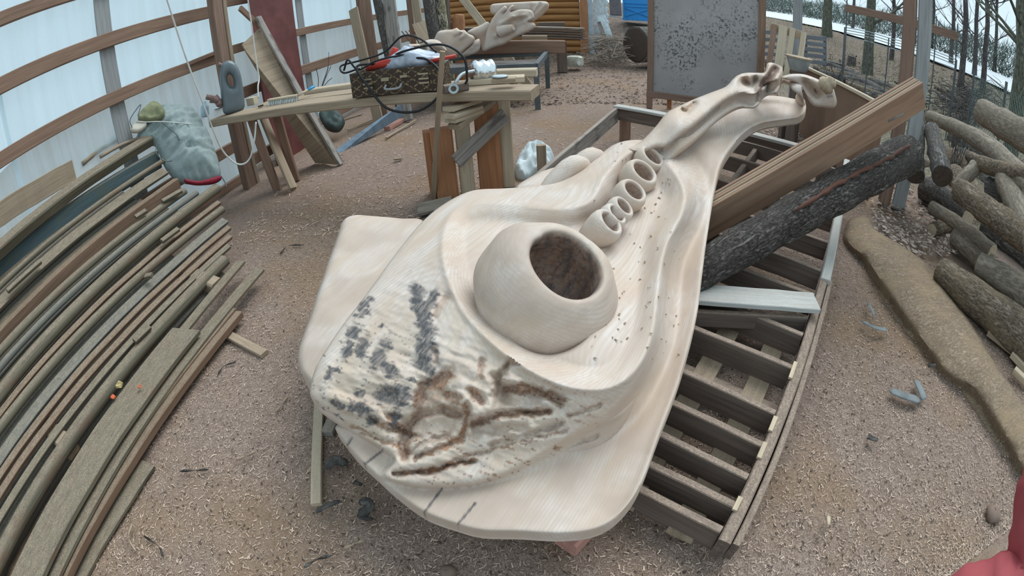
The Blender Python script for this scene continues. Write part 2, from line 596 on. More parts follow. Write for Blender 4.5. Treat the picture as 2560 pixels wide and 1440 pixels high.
# ---- translucent wall on the left
def sheet_mat():
    m, t, b = newmat('translucent_sheet')
    out = [n for n in t.nodes if n.type == 'OUTPUT_MATERIAL'][0]
    tr = nd(t, 'BsdfTranslucent'); tr.inputs[0].default_value = (.80, .92, .97, 1)
    tp = nd(t, 'BsdfTransparent'); tp.inputs[0].default_value = (.86, .96, 1.0, 1)
    a = nd(t, 'Attribute', attribute_name='g')
    st = noise(t, gvec(t, (9, 1, .5)), 1.0, 3)
    wv = nd(t, 'TexWave', Scale=28.0, Distortion=.3); wv.bands_direction = 'Z'
    t.links.new(gvec(t, (1, 1, 1)), wv.inputs['Vector'])
    b.inputs['Base Color'].default_value = (.72, .82, .86, 1)
    b.inputs['Roughness'].default_value = .35
    m1 = nd(t, 'MixShader'); m2 = nd(t, 'MixShader')
    t.links.new(ramp(t, st, [(.3, .30), (.7, .55)]), m1.inputs[0])
    t.links.new(tr.outputs[0], m1.inputs[1]); t.links.new(tp.outputs[0], m1.inputs[2])
    t.links.new(ramp(t, wv.outputs['Fac'], [(.2, .10), (.8, .34)]), m2.inputs[0])
    t.links.new(m1.outputs[0], m2.inputs[1]); t.links.new(b.outputs[0], m2.inputs[2])
    t.links.new(m2.outputs[0], out.inputs[0])
    return m
M['sheet'] = sheet_mat()
wall = empty('wall_left', W(4, -4.5, 0), 'wall of translucent plastic sheeting on brown timber rails', None, None, 'structure')
def wall_sheet(s0, s1, z0, z1, n):
    mb = MB(); k = int((s1-s0)/.04)
    vs = []; fs = []; gs = []
    for i in range(k+1):
        s = s0+(s1-s0)*i/k
        for z in (z0, z1):
            vs.append(W(s, n+.004*math.sin(i*1.57), z)); gs.append(Vector((s, n, z)))
    for i in range(k): fs.append([2*i, 2*i+2, 2*i+3, 2*i+1])
    mb.add(vs, fs, gs)
    return mb.build('plastic_sheet', M['sheet'], wall)
wall_sheet(-4.2, 1.55, .06, 3.6, -4.56)
wall_sheet(1.5, 4.62, .06, 3.6, -4.575)
wall_sheet(4.58, 8.1, .06, 3.6, -4.56)
wall_sheet(8.05, 12.5, .06, 3.6, -4.575)
for s0, s1, z0, z1 in ((-4.2, 4.62, 1.575, 1.715), (-4.2, 4.62, 2.18, 2.335), (-4.2, 4.62, 2.79, 2.93), (1.0, 4.62, .40, .545), (1.0, 4.62, .0, .10),
                       (4.62, 12.5, 1.63, 1.75), (4.62, 12.5, 1.01, 1.16), (4.62, 12.5, .10, .25), (4.62, 12.5, 2.28, 2.41)):
    board('rail', W(s0, -4.5, (z0+z1)/2), W(s1, -4.5, (z0+z1)/2), .06, z1-z0, M['beam'], wall, n=10, jit=.002)
for s in (2.86, 6.42, 9.6):  # thin grey strips before the sheet, standing in for post shadows seen through it
    add_board(MB(), W(s, -4.545, 0), W(s, -4.545, 3.6), .20 if s < 3 else .16, .02, up=WNOR).build('post', M['postgrey'], wall)
for s, n in ((8.15, -4.42), (11.6, -4.42)):
    add_board(MB(), W(s, n, 0), W(s, n, 3.6), .13, .10, up=WNOR).build('post', M['post'], wall)
# cross piece nailed between the rails close to the big post
board('brace', PW(548, 128, -4.46), PW(470, 160, -4.46), .05, .05, M['beam'], wall)
# the big timber post inside the wall
pst = empty('timber_post', Vector((-3.0, 5.1, 0)), 'thick brown timber post standing before the plastic wall', 'post')
add_board(MB(), W(4.24, -4.20, -.05), W(4.24, -4.20, 3.7), .17, .11, up=WNOR, n=6, jit=.002).build('post_shaft', M['post'], pst)
add_board(MB(), W(4.36, -4.19, -.02), W(4.36, -4.19, 3.7), .06, .10, up=WNOR, n=4, jit=.002).build('side_batten', M['plank'], pst)
# brown-red sheet panel
redm = plain('red_brown_paint', (.145, .050, .046), .55, 0, .35, 3)
b = MB(); add_board(b, W(4.95, -4.28, 1.4), W(5.88, -4.28, 1.4), .03, 2.9, ch=.003)
tag(b.build('red_board', redm), 'tall dark red painted panel standing against the plastic wall', 'panel')

# ---- log hut at the back
hut = empty('log_hut', Vector((1, 14, 0)), 'brown log hut with white trim behind the steel table', 'hut')
logm = wood('hut_log_wood', (.40, .20, .075), (.24, .105, .035), fine=20)
HC = Vector((2.40, 13.35, 0)); HD = -WNOR
for k in range(17):
    z = .10+.185*k
    p0 = HC+HD*.12+Vector((0, 0, z)); p1 = HC+HD*4.6+Vector((0, 0, z))
    add_tube(MB(), [p0+WDIR*.06, p1+WDIR*.06], .098, 14).build('log', logm, hut, smooth=True, angle=50)
add_board(MB(), HC+Vector((0, 0, 0)), HC+Vector((0, 0, 3.2)), .20, .16, up=WDIR).build('corner_post', M['orange'], hut)
whitem = plain('peeling_white_paint', (.60, .68, .72), .6, 0, .25, 14)
bluem = plain('pale_blue_paint', (.46, .56, .63), .6, 0, .2, 6)
add_board(MB(), HC+WNOR*.17+WDIR*.05, HC+WNOR*.17+WDIR*.05+Vector((0, 0, 3.2)), .13, .05, up=WDIR).build('corner_board', bluem, hut)
add_board(MB(), HC+WNOR*.31+WDIR*.4+Vector((0, 0, 0)), HC+WNOR*.31+WDIR*.4+Vector((0, 0, .95)), .12, .04, up=WDIR).build('trim_board', bluem, hut)
add_board(MB(), HC+WNOR*.38+WDIR*.45+Vector((0, 0, .98)), HC+WNOR*.38+WDIR*.45+Vector((0, 0, 3.0)), .30, .05, up=WDIR, n=3).build('window_casing', whitem, hut)
for k in range(9):
    add_tube(MB(), [HC+WNOR*.55+WDIR*.5+Vector((0, 0, 1.05+.2*k)), HC+WNOR*.55+WDIR*.9+Vector((0, 0, 1.05+.2*k))], .095, 10).build('log_end', whitem, hut, smooth=True, angle=50)

# ---- open side on the right: posts of the shelter
rp = empty('shelter_post', Vector((4.0, 3.55, 0)), 'paired brown and grey timber post behind the propped beam', 'post')
c0 = Vector((4.0, 3.55, 0)); rd = Vector((.66, -.75, 0)); fwd = Vector((.75, .66, 0))
add_board(MB(), c0-rd*.075, c0-rd*.075+Vector((0, 0, 3.4)), .15, .13, up=fwd, n=5, jit=.002).build('brown_half', M['post'], rp)
add_board(MB(), c0+rd*.10+fwd*.03, c0+rd*.10+fwd*.03+Vector((0, 0, 3.4)), .16, .13, up=fwd, n=5, jit=.002).build('grey_half', M['postgrey'], rp)
f2 = PH(1988, 170, 10.2); f2.z = zt(f2.x, f2.y)
b = MB(); add_board(b, f2-Vector((0, 0, .1)), Vector((f2.x, f2.y, 3.6)), .19, .15, up=Vector((.5, .86, 0)))
tag(b.build('shelter_post', M['postgrey']), 'grey square timber post behind the leaning pallet', 'post')

# ---- road, hedge and trees beyond the fence
roadm = plain('pale_asphalt', (.62, .66, .68), .8, 0, .06, 3)
mb = MB(); vs = []; fs = []
for i in range(40):
    y = 2+i*1.6; xc = 16.6+.1*y
    for dx in (0, 1.2, 2.4, 3.6):
        vs.append(Vector((xc+dx, y, zt(xc+dx, y)+.10)))
for i in range(39):
    for j in range(3): fs.append([i*4+j, i*4+j+1, i*4+j+5, i*4+j+4])
mb.add(vs, fs)
tag(mb.build('road', roadm), 'pale paved road running behind the fence', None, None, 'structure')

# ================================================================== THE CARVED TRUNK
def sculpt_mat():
    m, t, b = newmat('carved_pale_wood')
    a = nd(t, 'Attribute', attribute_name='g')
    # growth rings: distance from a wandering trunk axis, cut by the carving
    wv = nd(t, 'TexWave', Scale=30.0, Distortion=3.5, Detail=3.0)
    wv.inputs['Detail Scale'].default_value = .7
    wv.wave_type = 'RINGS'; wv.rings_direction = 'X'
    t.links.new(gvec(t, (.16, 1, 1)), wv.inputs['Vector'])
    f = noise(t, gvec(t, (2.2, 46, 46)), 1.0, 5, .6, .8)
    c = ramp(t, wv.outputs['Fac'], [(.0, (.565, .48, .42)), (.45, (.60, .52, .46)), (1.0, (.63, .555, .50))])
    c = mixc(t, ramp(t, f, [(.32, .55), (.56, 0)]), c, (.47, .365, .295))
    big = noise(t, gvec(t, (1.1, 3.2, 3.2)), 1.6, 4, .6, .5)
    c = mixc(t, ramp(t, big, [(.40, 0), (.62, .8)]), c, (.52, .395, .30))
    pk = noise(t, gvec(t, (1.7, 2.4, 5)), 2.3, 3, .5, .3)
    c = mixc(t, ramp(t, pk, [(.48, 0), (.66, .45)]), c, (.53, .42, .35))
    s3 = nd(t, 'Attribute', attribute_name='old')
    ys = noise(t, gvec(t, (3, 12, 12)), 2, 4)
    c = mixc(t, mth(t, 'MULTIPLY', s3.outputs['Fac'], ramp(t, ys, [(.35, 0), (.7, .5)])), c, (.55, .455, .35))
    s4 = nd(t, 'Attribute', attribute_name='heart_shade')
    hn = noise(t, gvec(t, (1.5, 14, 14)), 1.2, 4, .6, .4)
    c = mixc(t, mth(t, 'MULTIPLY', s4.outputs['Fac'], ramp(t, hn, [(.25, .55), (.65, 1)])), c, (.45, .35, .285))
    # old surface: brown streaks and grey-black stains, plus painted shade, stored on the carving itself
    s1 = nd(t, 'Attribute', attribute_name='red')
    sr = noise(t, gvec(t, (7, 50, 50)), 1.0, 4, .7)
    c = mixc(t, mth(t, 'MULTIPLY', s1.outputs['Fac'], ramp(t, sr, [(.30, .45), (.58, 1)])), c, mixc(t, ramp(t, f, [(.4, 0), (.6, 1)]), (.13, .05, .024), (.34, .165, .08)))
    s2 = nd(t, 'Attribute', attribute_name='stain_shade')
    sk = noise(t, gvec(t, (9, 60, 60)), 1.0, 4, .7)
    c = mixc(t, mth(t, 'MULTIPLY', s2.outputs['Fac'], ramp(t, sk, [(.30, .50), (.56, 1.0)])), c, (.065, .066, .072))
    t.links.new(c, b.inputs['Base Color'])
    b.inputs['Roughness'].default_value = .62
    h = mth(t, 'ADD', f, mth(t, 'MULTIPLY', wv.outputs['Fac'], .10))
    bump(t, b, h, .16, .006)
    return m
M['carve'] = sculpt_mat()
SH = math.radians(33)                               # heading of the trunk
SA, SB = Vector((math.sin(SH), math.cos(SH), 0)), Vector((math.cos(SH), -math.sin(SH), 0))
SC0 = P(1300, 900, .5)
def gtrunk(mb):
    mb.g = [Vector(((v-SC0).dot(SA), (v-SC0).dot(SB)+.25, v.z-.15)) for v in mb.v]
    return mb
trunk = empty('wood_carving', P(1350, 900, .3), 'huge pale carved wooden trunk with a round hollow bowl and stained knobbly front', 'carving')

OUT = [(775, 975), (785, 930), (805, 890), (850, 822), (920, 730), (985, 640), (1050, 560), (1110, 510), (1180, 477), (1260, 471), (1330, 466), (1400, 452), (1452, 424),
       (1500, 386), (1538, 360), (1580, 350), (1622, 352), (1648, 362), (1664, 373), (1700, 343), (1742, 309), (1803, 264), (1834, 248), (1884, 240), (1940, 240), (1980, 246), (2006, 254),
       (2015, 264), (2012, 282), (1996, 296), (1966, 301), (1905, 311), (1864, 333), (1828, 372), (1803, 415), (1788, 470), (1776, 540), (1764, 620), (1754, 700), (1742, 790),
       (1718, 890), (1690, 980), (1650, 1085), (1612, 1190), (1580, 1252), (1535, 1300), (1480, 1327), (1400, 1336), (1300, 1331), (1205, 1328), (1140, 1312), (1060, 1282),
       (990, 1232), (940, 1187), (890, 1140), (852, 1092), (838, 1070), (850, 1058), (868, 1062), (840, 1042), (802, 1016), (780, 996)]
# border of the raised body (inside it the body, outside the thin skirt)
BODY = [(770, 975), (800, 890), (850, 815), (920, 720), (985, 630), (1050, 545), (1110, 495), (1180, 460), (1330, 450), (1400, 436), (1500, 370), (1540, 340), (1650, 345),
        (1690, 392), (1726, 440), (1742, 492), (1728, 548), (1700, 600), (1678, 660), (1668, 740), (1660, 820), (1642, 890), (1615, 950), (1580, 1010), (1530, 1060), (1450, 1105),
        (1350, 1155), (1250, 1195), (1150, 1215), (1060, 1218), (985, 1205), (958, 1188), (985, 1150), (950, 1120), (900, 1090), (868, 1066), (835, 1048), (795, 1020), (772, 998)]
skirt = tps([(838, 1070, .37), (940, 1187, .365), (1060, 1282, .36), (1200, 1328, .36), (1400, 1336, .36), (1535, 1300, .365), (1612, 1190, .39), (1690, 980, .45), (1742, 790, .51), (1764, 620, .57),
             (1788, 470, .63), (1828, 372, .70), (1905, 311, .77), (2010, 282, .84), (1884, 240, .88), (1803, 264, .84), (1742, 309, .79), (1664, 373, .72), (1700, 500, .62), (1650, 700, .50),
             (1560, 1000, .42), (1300, 1200, .37), (1000, 900, .45), (1300, 600, .55), (1500, 1200, .355), (1150, 1290, .355)])
bodyz = tps([(775, 985, .50), (805, 890, .55), (920, 730, .60), (1050, 560, .63), (1180, 477, .66), (1330, 466, .68), (1452, 424, .73), (1538, 360, .79), (1622, 352, .82), (1664, 373, .80),
             (1726, 450, .75), (1715, 580, .70), (1672, 700, .66), (1655, 830, .61), (1590, 980, .54), (1450, 1090, .465), (1250, 1185, .43), (1060, 1210, .425), (960, 1188, .42), (870, 1060, .44),
             (1100, 640, .70), (1130, 740, .70), (1220, 850, .69), (1330, 925, .665), (1450, 972, .63), (1560, 955, .61), (1180, 540, .70), (1420, 520, .72), (1560, 620, .70),
             (1000, 850, .625), (900, 950, .56), (1100, 960, .615), (1050, 1090, .52), (1250, 1040, .57), (1350, 1060, .53), (1200, 1130, .475), (1620, 500, .74), (1600, 420, .78), (1500, 450, .745)])
LIP = [(1115, 560), (1106, 610), (1112, 670), (1135, 735), (1170, 795), (1225, 852), (1290, 905), (1365, 948), (1440, 973), (1520, 972), (1580, 935), (1625, 860), (1645, 770), (1655, 690),
       (1668, 610), (1700, 545), (1712, 485), (1690, 430), (1650, 392), (1600, 375), (1555, 392), (1510, 440), (1475, 500), (1400, 520), (1300, 510), (1200, 505), (1145, 520)]
LIPD = densify(LIP, 8)
POTC = (1378, 728)
GRO = [  # old brown hollows in the knobbly front: polyline, half width, depth, colour strength
    ([(1010, 1130), (1020, 1060), (1060, 1030), (1110, 1024), (1150, 1040)], 15, .022, .6),
    ([(1045, 1005), (1062, 965), (1100, 952), (1118, 935)], 20, .014, .85), ([(1120, 985), (1142, 1000)], 14, .010, .8), ([(1182, 985), (1205, 1000), (1175, 978)], 13, .010, .85),
    ([(1165, 1010), (1170, 1050), (1150, 1100), (1090, 1125), (1040, 1145)], 8, .012, .85),
    ([(985, 1185), (1060, 1180), (1130, 1162), (1185, 1150)], 7, .014, .9), ([(1185, 1060), (1240, 1040), (1310, 1032), (1370, 1030)], 10, .020, .75),
    ([(1262, 975), (1310, 970), (1370, 985), (1400, 1000)], 14, .020, .85), ([(1240, 985), (1246, 940), (1275, 905), (1310, 900)], 9, .012, .4),
    ([(1048, 1072), (1110, 1062)], 36, .026, .12), ([(1255, 1010), (1330, 1000)], 26, .020, .10), ([(1090, 985), (1070, 1000)], 26, .016, .35), ([(1200, 1075), (1300, 1065)], 18, .016, .12), ([(1240, 945), (1262, 990)], 16, .010, .2),
    ([(1010, 1145), (1060, 1105), (1120, 1090)], 8, .012, .35), ([(930, 1050), (990, 1078), (1050, 1092)], 7, .010, .75), ([(975, 1045), (1000, 1075)], 15, .012, .8),
    ([(1090, 910), (1085, 870)], 9, .006, .5), ([(1205, 900), (1200, 945)], 8, .006, .6), ([(1115, 745), (1085, 790)], 11, .006, .5), ([(1400, 1060), (1330, 1085), (1230, 1110)], 9, .012, .25),
    ([(1420, 1040), (1500, 1010)], 5, .006, .5), ([(1130, 1150), (1300, 1105), (1420, 1075)], 4, .006, .55), ([(880, 1065), (960, 1105), (1000, 1112)], 6, .008, .8)]
STA = [(1060, 800, 16, 70, -.25), (1062, 880, 22, 40, 0), (1080, 750, 10, 24, .4), (880, 835, 20, 12, -.9), (905, 868, 16, 22, .2), (870, 870, 9, 24, .2), (948, 890, 17, 30, .5), (975, 925, 24, 15, .7),
       (1000, 985, 24, 22, .3), (965, 985, 20, 20, .1), (900, 985, 10, 9, 0), (845, 1010, 16, 7, .5), (905, 1020, 24, 13, .3), (932, 1050, 14, 8, 0), (822, 935, 7, 16, .3), (842, 925, 8, 6, 0),
       (1075, 930, 10, 20, .2), (990, 1042, 14, 12, .4), (912, 760, 17, 9, -.6), (905, 785, 20, 8, -.4), (955, 815, 6, 7, 0), (985, 1060, 10, 9, 0), (1030, 950, 8, 6, .4)]
def body_z(Q):
    ins = inside(Q, densify(BODY, 8))
    d, _ = seg_dist(Q, densify(BODY, 8), True)
    sd = np.where(ins, d, -d)
    # soft cove on the right, sharp undercut step at the lower left
    soft = sm(1200, 1450, Q[:, 0])
    wdt = 6+soft*30
    mask = sm(-wdt*1.0, wdt*.9, sd)
    zs = skirt(Q)
    # skirt: shallow dish with a thin raised rim on the right, groove beside the body
    do, _ = seg_dist(Q, densify(OUT, 8), True)
    right = sm(1450, 1600, Q[:, 0])
    zs += right*.012*np.exp(-(do/14.0)**2)-right*.020*np.exp(-((sd+30)/24.0)**2)
    far = sm(1780, 1860, Q[:, 0])*sm(420, 330, Q[:, 1])
    zs -= far*.016*sm(4, 26, do)
    zb = bodyz(Q)
    round_ = np.clip(1-np.maximum(sd, 0)/26.0, 0, 1)
    zb = zb-.035*round_**2*(.4+.6*soft)
    # the basin round the bowl
    il = inside(Q, LIPD)
    dl, _ = seg_dist(Q, LIPD, True)
    bas = np.where(il, sm(0, 62, dl), 0)
    zb = zb-.075*bas+.008*np.exp(-(dl/9.0)**2)
    zb -= .22*sm(125, 75, np.hypot(Q[:, 0]-1374, Q[:, 1]-770))
    # long trough that holds the six small cups
    dt, tp = seg_dist(Q, [(1500, 560), (1540, 510), (1575, 470), (1610, 415), (1645, 372)])
    zb -= (.045+.05*sm(.4, 1, tp))*np.exp(-(dt/36.0)**2)
    # knobbly old front
    front = np.where(il, 0, 1)*sm(0, 25, dl)*sm(1560, 1380, Q[:, 0])*sm(560, 760, Q[:, 1]+.35*(Q[:, 0]-800)*0)
    dirx = Q[:, 0]*.94+Q[:, 1]*.34; diry = -Q[:, 0]*.34+Q[:, 1]*.94
    zb += front*sm(6, 40, sd)*((fbm(dirx/170, diry/60, 4)-.5)*.075*sm(800, 960, Q[:, 1])+(fbm(dirx/60+9, diry/14, 3)-.5)*.008)
    for pl, hw, dep, _c in GRO:
        q = Q+np.c_[(fbm(Q[:, 0]/18, Q[:, 1]/18, 3)-.5)*16, (fbm(Q[:, 0]/18+40, Q[:, 1]/18, 3)-.5)*16]
        dg, _ = seg_dist(q, pl)
        zb -= dep*2.1*np.exp(-(dg/hw)**2)*np.where(il, 0, 1)
    return zs*(1-mask)+np.maximum(zb, zs)*mask
mb, v2, de = relief(OUT, 4.4, body_z, lambda q: .05+.10*sm(0, 120, seg_dist(q, densify(OUT, 10), True)[0]), edge=.016, edge_px=11)
nq = len(v2)
def warp(Q, a=16, s=16): return Q+np.c_[(fbm(Q[:, 0]/s, Q[:, 1]/s, 3)-.5)*a*2, (fbm(Q[:, 0]/s+31, Q[:, 1]/s+7, 3)-.5)*a*2]
il = inside(v2, LIPD)
dirx = v2[:, 0]*.94+v2[:, 1]*.34; diry = -v2[:, 0]*.34+v2[:, 1]*.94
streak = fbm(dirx/40, diry/6, 3)
red = np.zeros(nq); st = np.zeros(nq)
wq = warp(v2, 9, 15)
for pl, hw, dep, cs in GRO:
    dg, _ = seg_dist(wq, pl)
    red = np.maximum(red, cs*sm(1.05, .55, dg/hw+(streak-.5)*1.1))
for (x, y, rx, ry, an) in STA:
    q = warp(v2, 8, 12)-[x, y]
    c_, s_ = math.cos(an), math.sin(an)
    e = np.hypot((q[:, 0]*c_+q[:, 1]*s_)/rx, (-q[:, 0]*s_+q[:, 1]*c_)/ry)/1.22
    st = np.maximum(st, .95*sm(1.35, .75, e+(streak-.5)*1.4))
front = np.where(il, 0, 1)*sm(1600, 1350, v2[:, 0])*inside(v2, densify(BODY, 10))
low = sm(900, 1050, v2[:, 1]+(v2[:, 0]-1000)*.12)*front
fl_ = fbm(dirx/26+3, diry/4.5, 3)
red = np.maximum(red, low*.85*sm(.66, .74, fl_)*sm(.40, .55, fbm(v2[:, 0]/110, v2[:, 1]/70+4, 2)))
st = np.maximum(st, front*sm(760, 860, v2[:, 1])*sm(1150, 900, v2[:, 0])*.85*sm(.70, .77, fbm(dirx/20+60, diry/5, 3)))
red[il] = 0; st[il] = 0
old = front*sm(700, 820, v2[:, 1])
# two drying cracks at the near edge
for pl in ([(1105, 1222), (1060, 1283)], [(1188, 1258), (1145, 1310)], [(955, 1128), (905, 1165)], [(880, 1095), (868, 1112)]):
    dg, _ = seg_dist(v2, pl); st = np.maximum(st, .95*sm(4.5, 1.5, dg))
z2 = np.zeros(nq)
bo_ = inside(v2, densify(BODY, 10))
heart_shade = np.where(bo_, 0, 1)*sm(980, 1180, v2[:, 1]+.25*(v2[:, 0]-1300)*0)*.85*sm(.30, .55, fbm(v2[:, 0]/160+2, v2[:, 1]/90, 3))
heart_shade = np.maximum(heart_shade, .3*sm(.52, .66, fbm(dirx/230+8, diry/70+3, 3))*np.where(il, .5, 1))
gtrunk(mb)
mb.build('carved_body', M['carve'], trunk, smooth=True, attrs={'red': np.r_[red, z2], 'stain_shade': np.r_[st, z2], 'old': np.r_[old, z2], 'heart_shade': np.r_[heart_shade, z2+.6]}, angle=70)
cr_ = np.c_[nrg.uniform(1480, 1700, 110), nrg.uniform(330, 900, 110)]
cr_ = cr_[inside(cr_, densify(OUT, 10))]; cz_ = body_z(cr_); mbc = MB()
for (x, y), z in zip(cr_, cz_):
    c = P(x, y, float(z)+.003); a = rnd.uniform(0, 6.28); s_ = rnd.uniform(.002, .006)*(1+(1000-y)/700)
    u, v = Vector((math.cos(a), math.sin(a), 0))*s_, Vector((-math.sin(a), math.cos(a), 0))*s_*.45
    mbc.add([c-u-v, c+u-v, c+u+v, c-u+v, c+Vector((0, 0, s_*.6))], [[0, 1, 4], [1, 2, 4], [2, 3, 4], [3, 0, 4]])
tag(mbc.build('sawdust_crumbs', M['plank'], trunk), None, None, None, 'stuff')
ZB = lambda x, y: float(body_z(np.array([[x, y]], float))[0])

# cracks that are real gaps are thin dark slivers in the wood above; the round bowl:
ax = Vector((.40, -.38, .84)).normalized()
R0 = .262
pc = P(1376, 716, .70)-ax*(.46*R0)
prof = []
for r, h in ((.86, -.08), (.95, .0), (1.0, .12), (1.02, .28), (.98, .46), (.90, .62), (.78, .76), (.66, .85), (.575, .885), (.525, .885), (.495, .86), (.485, .80), (.50, .66), (.53, .48), (.50, .30), (.40, .18), (.2, .12), (.02, .11)):
    prof.append((r*R0, h*R0*1.12))
pot = MB()
add_lathe(pot, prof, pc, ax, 56, sx=1.0)
for v in pot.v:                                     # hand carved: slightly out of round
    rel = v-pc; k = 1+.03*math.sin(3*math.atan2(rel.y, rel.x)+1)+.02*math.sin(5*rel.z/.1)
    v += (rel-ax*rel.dot(ax))*(k-1)
gtrunk(pot)
pv = np.array([tuple(v) for v in pot.v]); nr = len(prof)
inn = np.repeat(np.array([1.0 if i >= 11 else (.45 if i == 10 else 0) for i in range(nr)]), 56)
dk = inn*(.62+.38*fbm(pv[:, 0]*22, pv[:, 2]*22, 4))  # brown hollow, darkened further in colour to stand for the shade inside
pot.build('round_bowl', M['carve'], trunk, smooth=True, attrs={'red': dk, 'stain_shade': inn*.30+inn*.45*sm(.45, .6, fbm(pv[:, 0]*30+4, pv[:, 1]*30, 3)), 'old': .25*(1-inn), 'heart_shade': (1-inn)*.85*sm(.40, .60, fbm(pv[:, 0]*5+3, pv[:, 2]*9+pv[:, 1]*3, 3))})  # tan patches on the outside put the bowl's shading into the colour
# six small cups in the trough
cups = [(1527, 554, 46, (.60, -.30, .74), .745), (1543, 533, 36, (.60, -.30, .74), .745), (1561, 515, 36, (.58, -.30, .75), .75), (1586, 476, 43, (.42, -.42, .80), .755), (1610, 428, 47, (.40, -.42, .80), .765), (1633, 390, 40, (.44, -.40, .80), .775), (1650, 373, 32, (.44, -.40, .80), .78)]
for k, (x, y, rp_, a3, zc) in enumerate(cups):
    a3 = Vector(a3).normalized()
    c3 = P(x, y, zc)
    dist = (c3-Vector((0, 0, CAMH))).length
    r = rp_*dist/FPX
    base = c3-a3*r*1.15
    pr = [(r*.80, -r*.6), (r*.92, .1*r), (r*1.0, .55*r), (r*.97, .90*r), (r*.86, 1.13*r), (r*.74, 1.20*r), (r*.64, 1.15*r), (r*.60, 1.0*r), (r*.60, .5*r), (r*.5, .3*r), (.01, .28*r)]
    cm = MB(); add_lathe(cm, pr, base, a3, 32, sx=1.0); gtrunk(cm)
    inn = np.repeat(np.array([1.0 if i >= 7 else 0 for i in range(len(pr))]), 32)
    cm.build('small_cup', M['carve'], trunk, smooth=True, attrs={'red': inn*.55, 'stain_shade': inn*.15, 'old': np.repeat(np.array([.9 if i < 5 else .2 for i in range(len(pr))]), 32)})
# the flat wing on the left, behind the body
WING = [(745, 905), (748, 870), (775, 790), (812, 680), (845, 585), (858, 552), (885, 538), (930, 540), (1000, 546), (1060, 556), (1040, 640), (980, 740), (900, 850), (850, 930), (815, 985), (785, 965), (757, 938)]
wz = tps([(745, 905, .40), (785, 965, .40), (812, 680, .50), (858, 550, .55), (930, 540, .56), (1060, 556, .57), (980, 740, .52), (860, 900, .46), (900, 700, .51)])
mb, w2, _ = relief(WING, 9, lambda q: wz(q)+(fbm(q[:, 0]/60, q[:, 1]/60, 2)-.5)*.008, .07, edge=.03, edge_px=13)
hw = .75*sm(.35, .6, fbm(w2[:, 0]/150, w2[:, 1]/60+5, 3)); gtrunk(mb).build('side_wing', M['carve'], trunk, smooth=True, angle=60, attrs={'heart_shade': np.r_[hw, hw]})
# raised rail along the left of the neck, with hollow, bark and curled tips
def relief_d(outline, step, dfun, thick, edge=0.0, edge_px=8, holes=()):
    """carved piece seen nearly level: dfun gives the horizontal distance, thickness goes away from it"""
    ol = densify(outline, step); 
    return ol
def depth_relief(outline, step, dfun, thick, edge=.02, edge_px=8, holes=(), back=None):
    mbx, q2, de_ = relief(outline, step, lambda q: np.full(len(q), .5), .1, holes=holes)
    R_ = rays_np(q2); hd = dfun(q2)
    if edge:
        k = np.clip(1-de_/edge_px, 0, 1); hd = hd+edge*(1-np.sqrt(np.maximum(0, 1-k*k)))
    top = R_*(hd/np.hypot(R_[:, 0], R_[:, 1]))[:, None]+np.array([0, 0, CAMH])
    m0 = top.mean(0); bk = np.array([m0[0], m0[1], 0]); bk = bk/np.linalg.norm(bk) if back is None else np.array(back)
    th = thick(q2) if callable(thick) else np.full(len(q2), thick)
    bot = top+bk[None, :]*th[:, None]
    mbx.v = [Vector(p) for p in np.vstack([top, bot])]; mbx.g = list(mbx.v)
    return mbx, q2, de_
RAIL = [(1560, 372), (1600, 355), (1640, 315), (1667, 282), (1702, 263), (1735, 248), (1775, 232), (1813, 217), (1832, 198), (1846, 187), (1866, 182), (1892, 182), (1912, 180), (1919, 158), (1935, 158), (1953, 166),
        (1957, 178), (1947, 202), (1930, 205), (1912, 214), (1890, 236), (1850, 238), (1803, 262), (1742, 312), (1700, 343), (1664, 371), (1640, 372), (1600, 385)]
rz = tps([(1560, 372, .80), (1640, 315, .90), (1702, 263, .99), (1775, 232, 1.05), (1846, 187, 1.16), (1919, 158, 1.25), (1955, 175, 1.22), (1947, 202, 1.16), (1890, 236, 1.06), (1803, 262, 1.0), (1742, 312, .92), (1664, 371, .82), (1600, 385, .79), (1700, 305, .95)])
def rail_z(q):
    z = rz(q)
    d1, _ = seg_dist(q, [(1862, 205), (1880, 215), (1888, 200)]); z -= .05*np.exp(-(d1/13.0)**2)
    d2, _ = seg_dist(q, [(1705, 275), (1716, 280), (1735, 258)]); z -= .03*np.exp(-(d2/7.0)**2)
    d3, _ = seg_dist(q, [(1905, 215), (1925, 190), (1938, 172)]); z -= .035*np.exp(-(d3/9.0)**2)
    return z
mb, r2, _ = relief(RAIL, 4.5, rail_z, .11, edge=.03, edge_px=13)
d3, _ = seg_dist(r2, [(1898, 226), (1910, 208), (1925, 188), (1940, 170)])
dk = sm(15, 8, d3)*.95
ds, _ = seg_dist(r2, [(1655, 372), (1742, 314), (1800, 266)])  # dark slit beside the neck: the gap's shade coloured onto the rail edge
zz = np.zeros(len(r2))
gtrunk(mb).build('neck_rail', M['carve'], trunk, smooth=True, attrs={'red': np.r_[dk*.9, zz], 'stain_shade': np.r_[np.maximum(dk*.45, .5*sm(5, 1, ds)), zz], 'old': np.r_[zz, zz]}, angle=70)
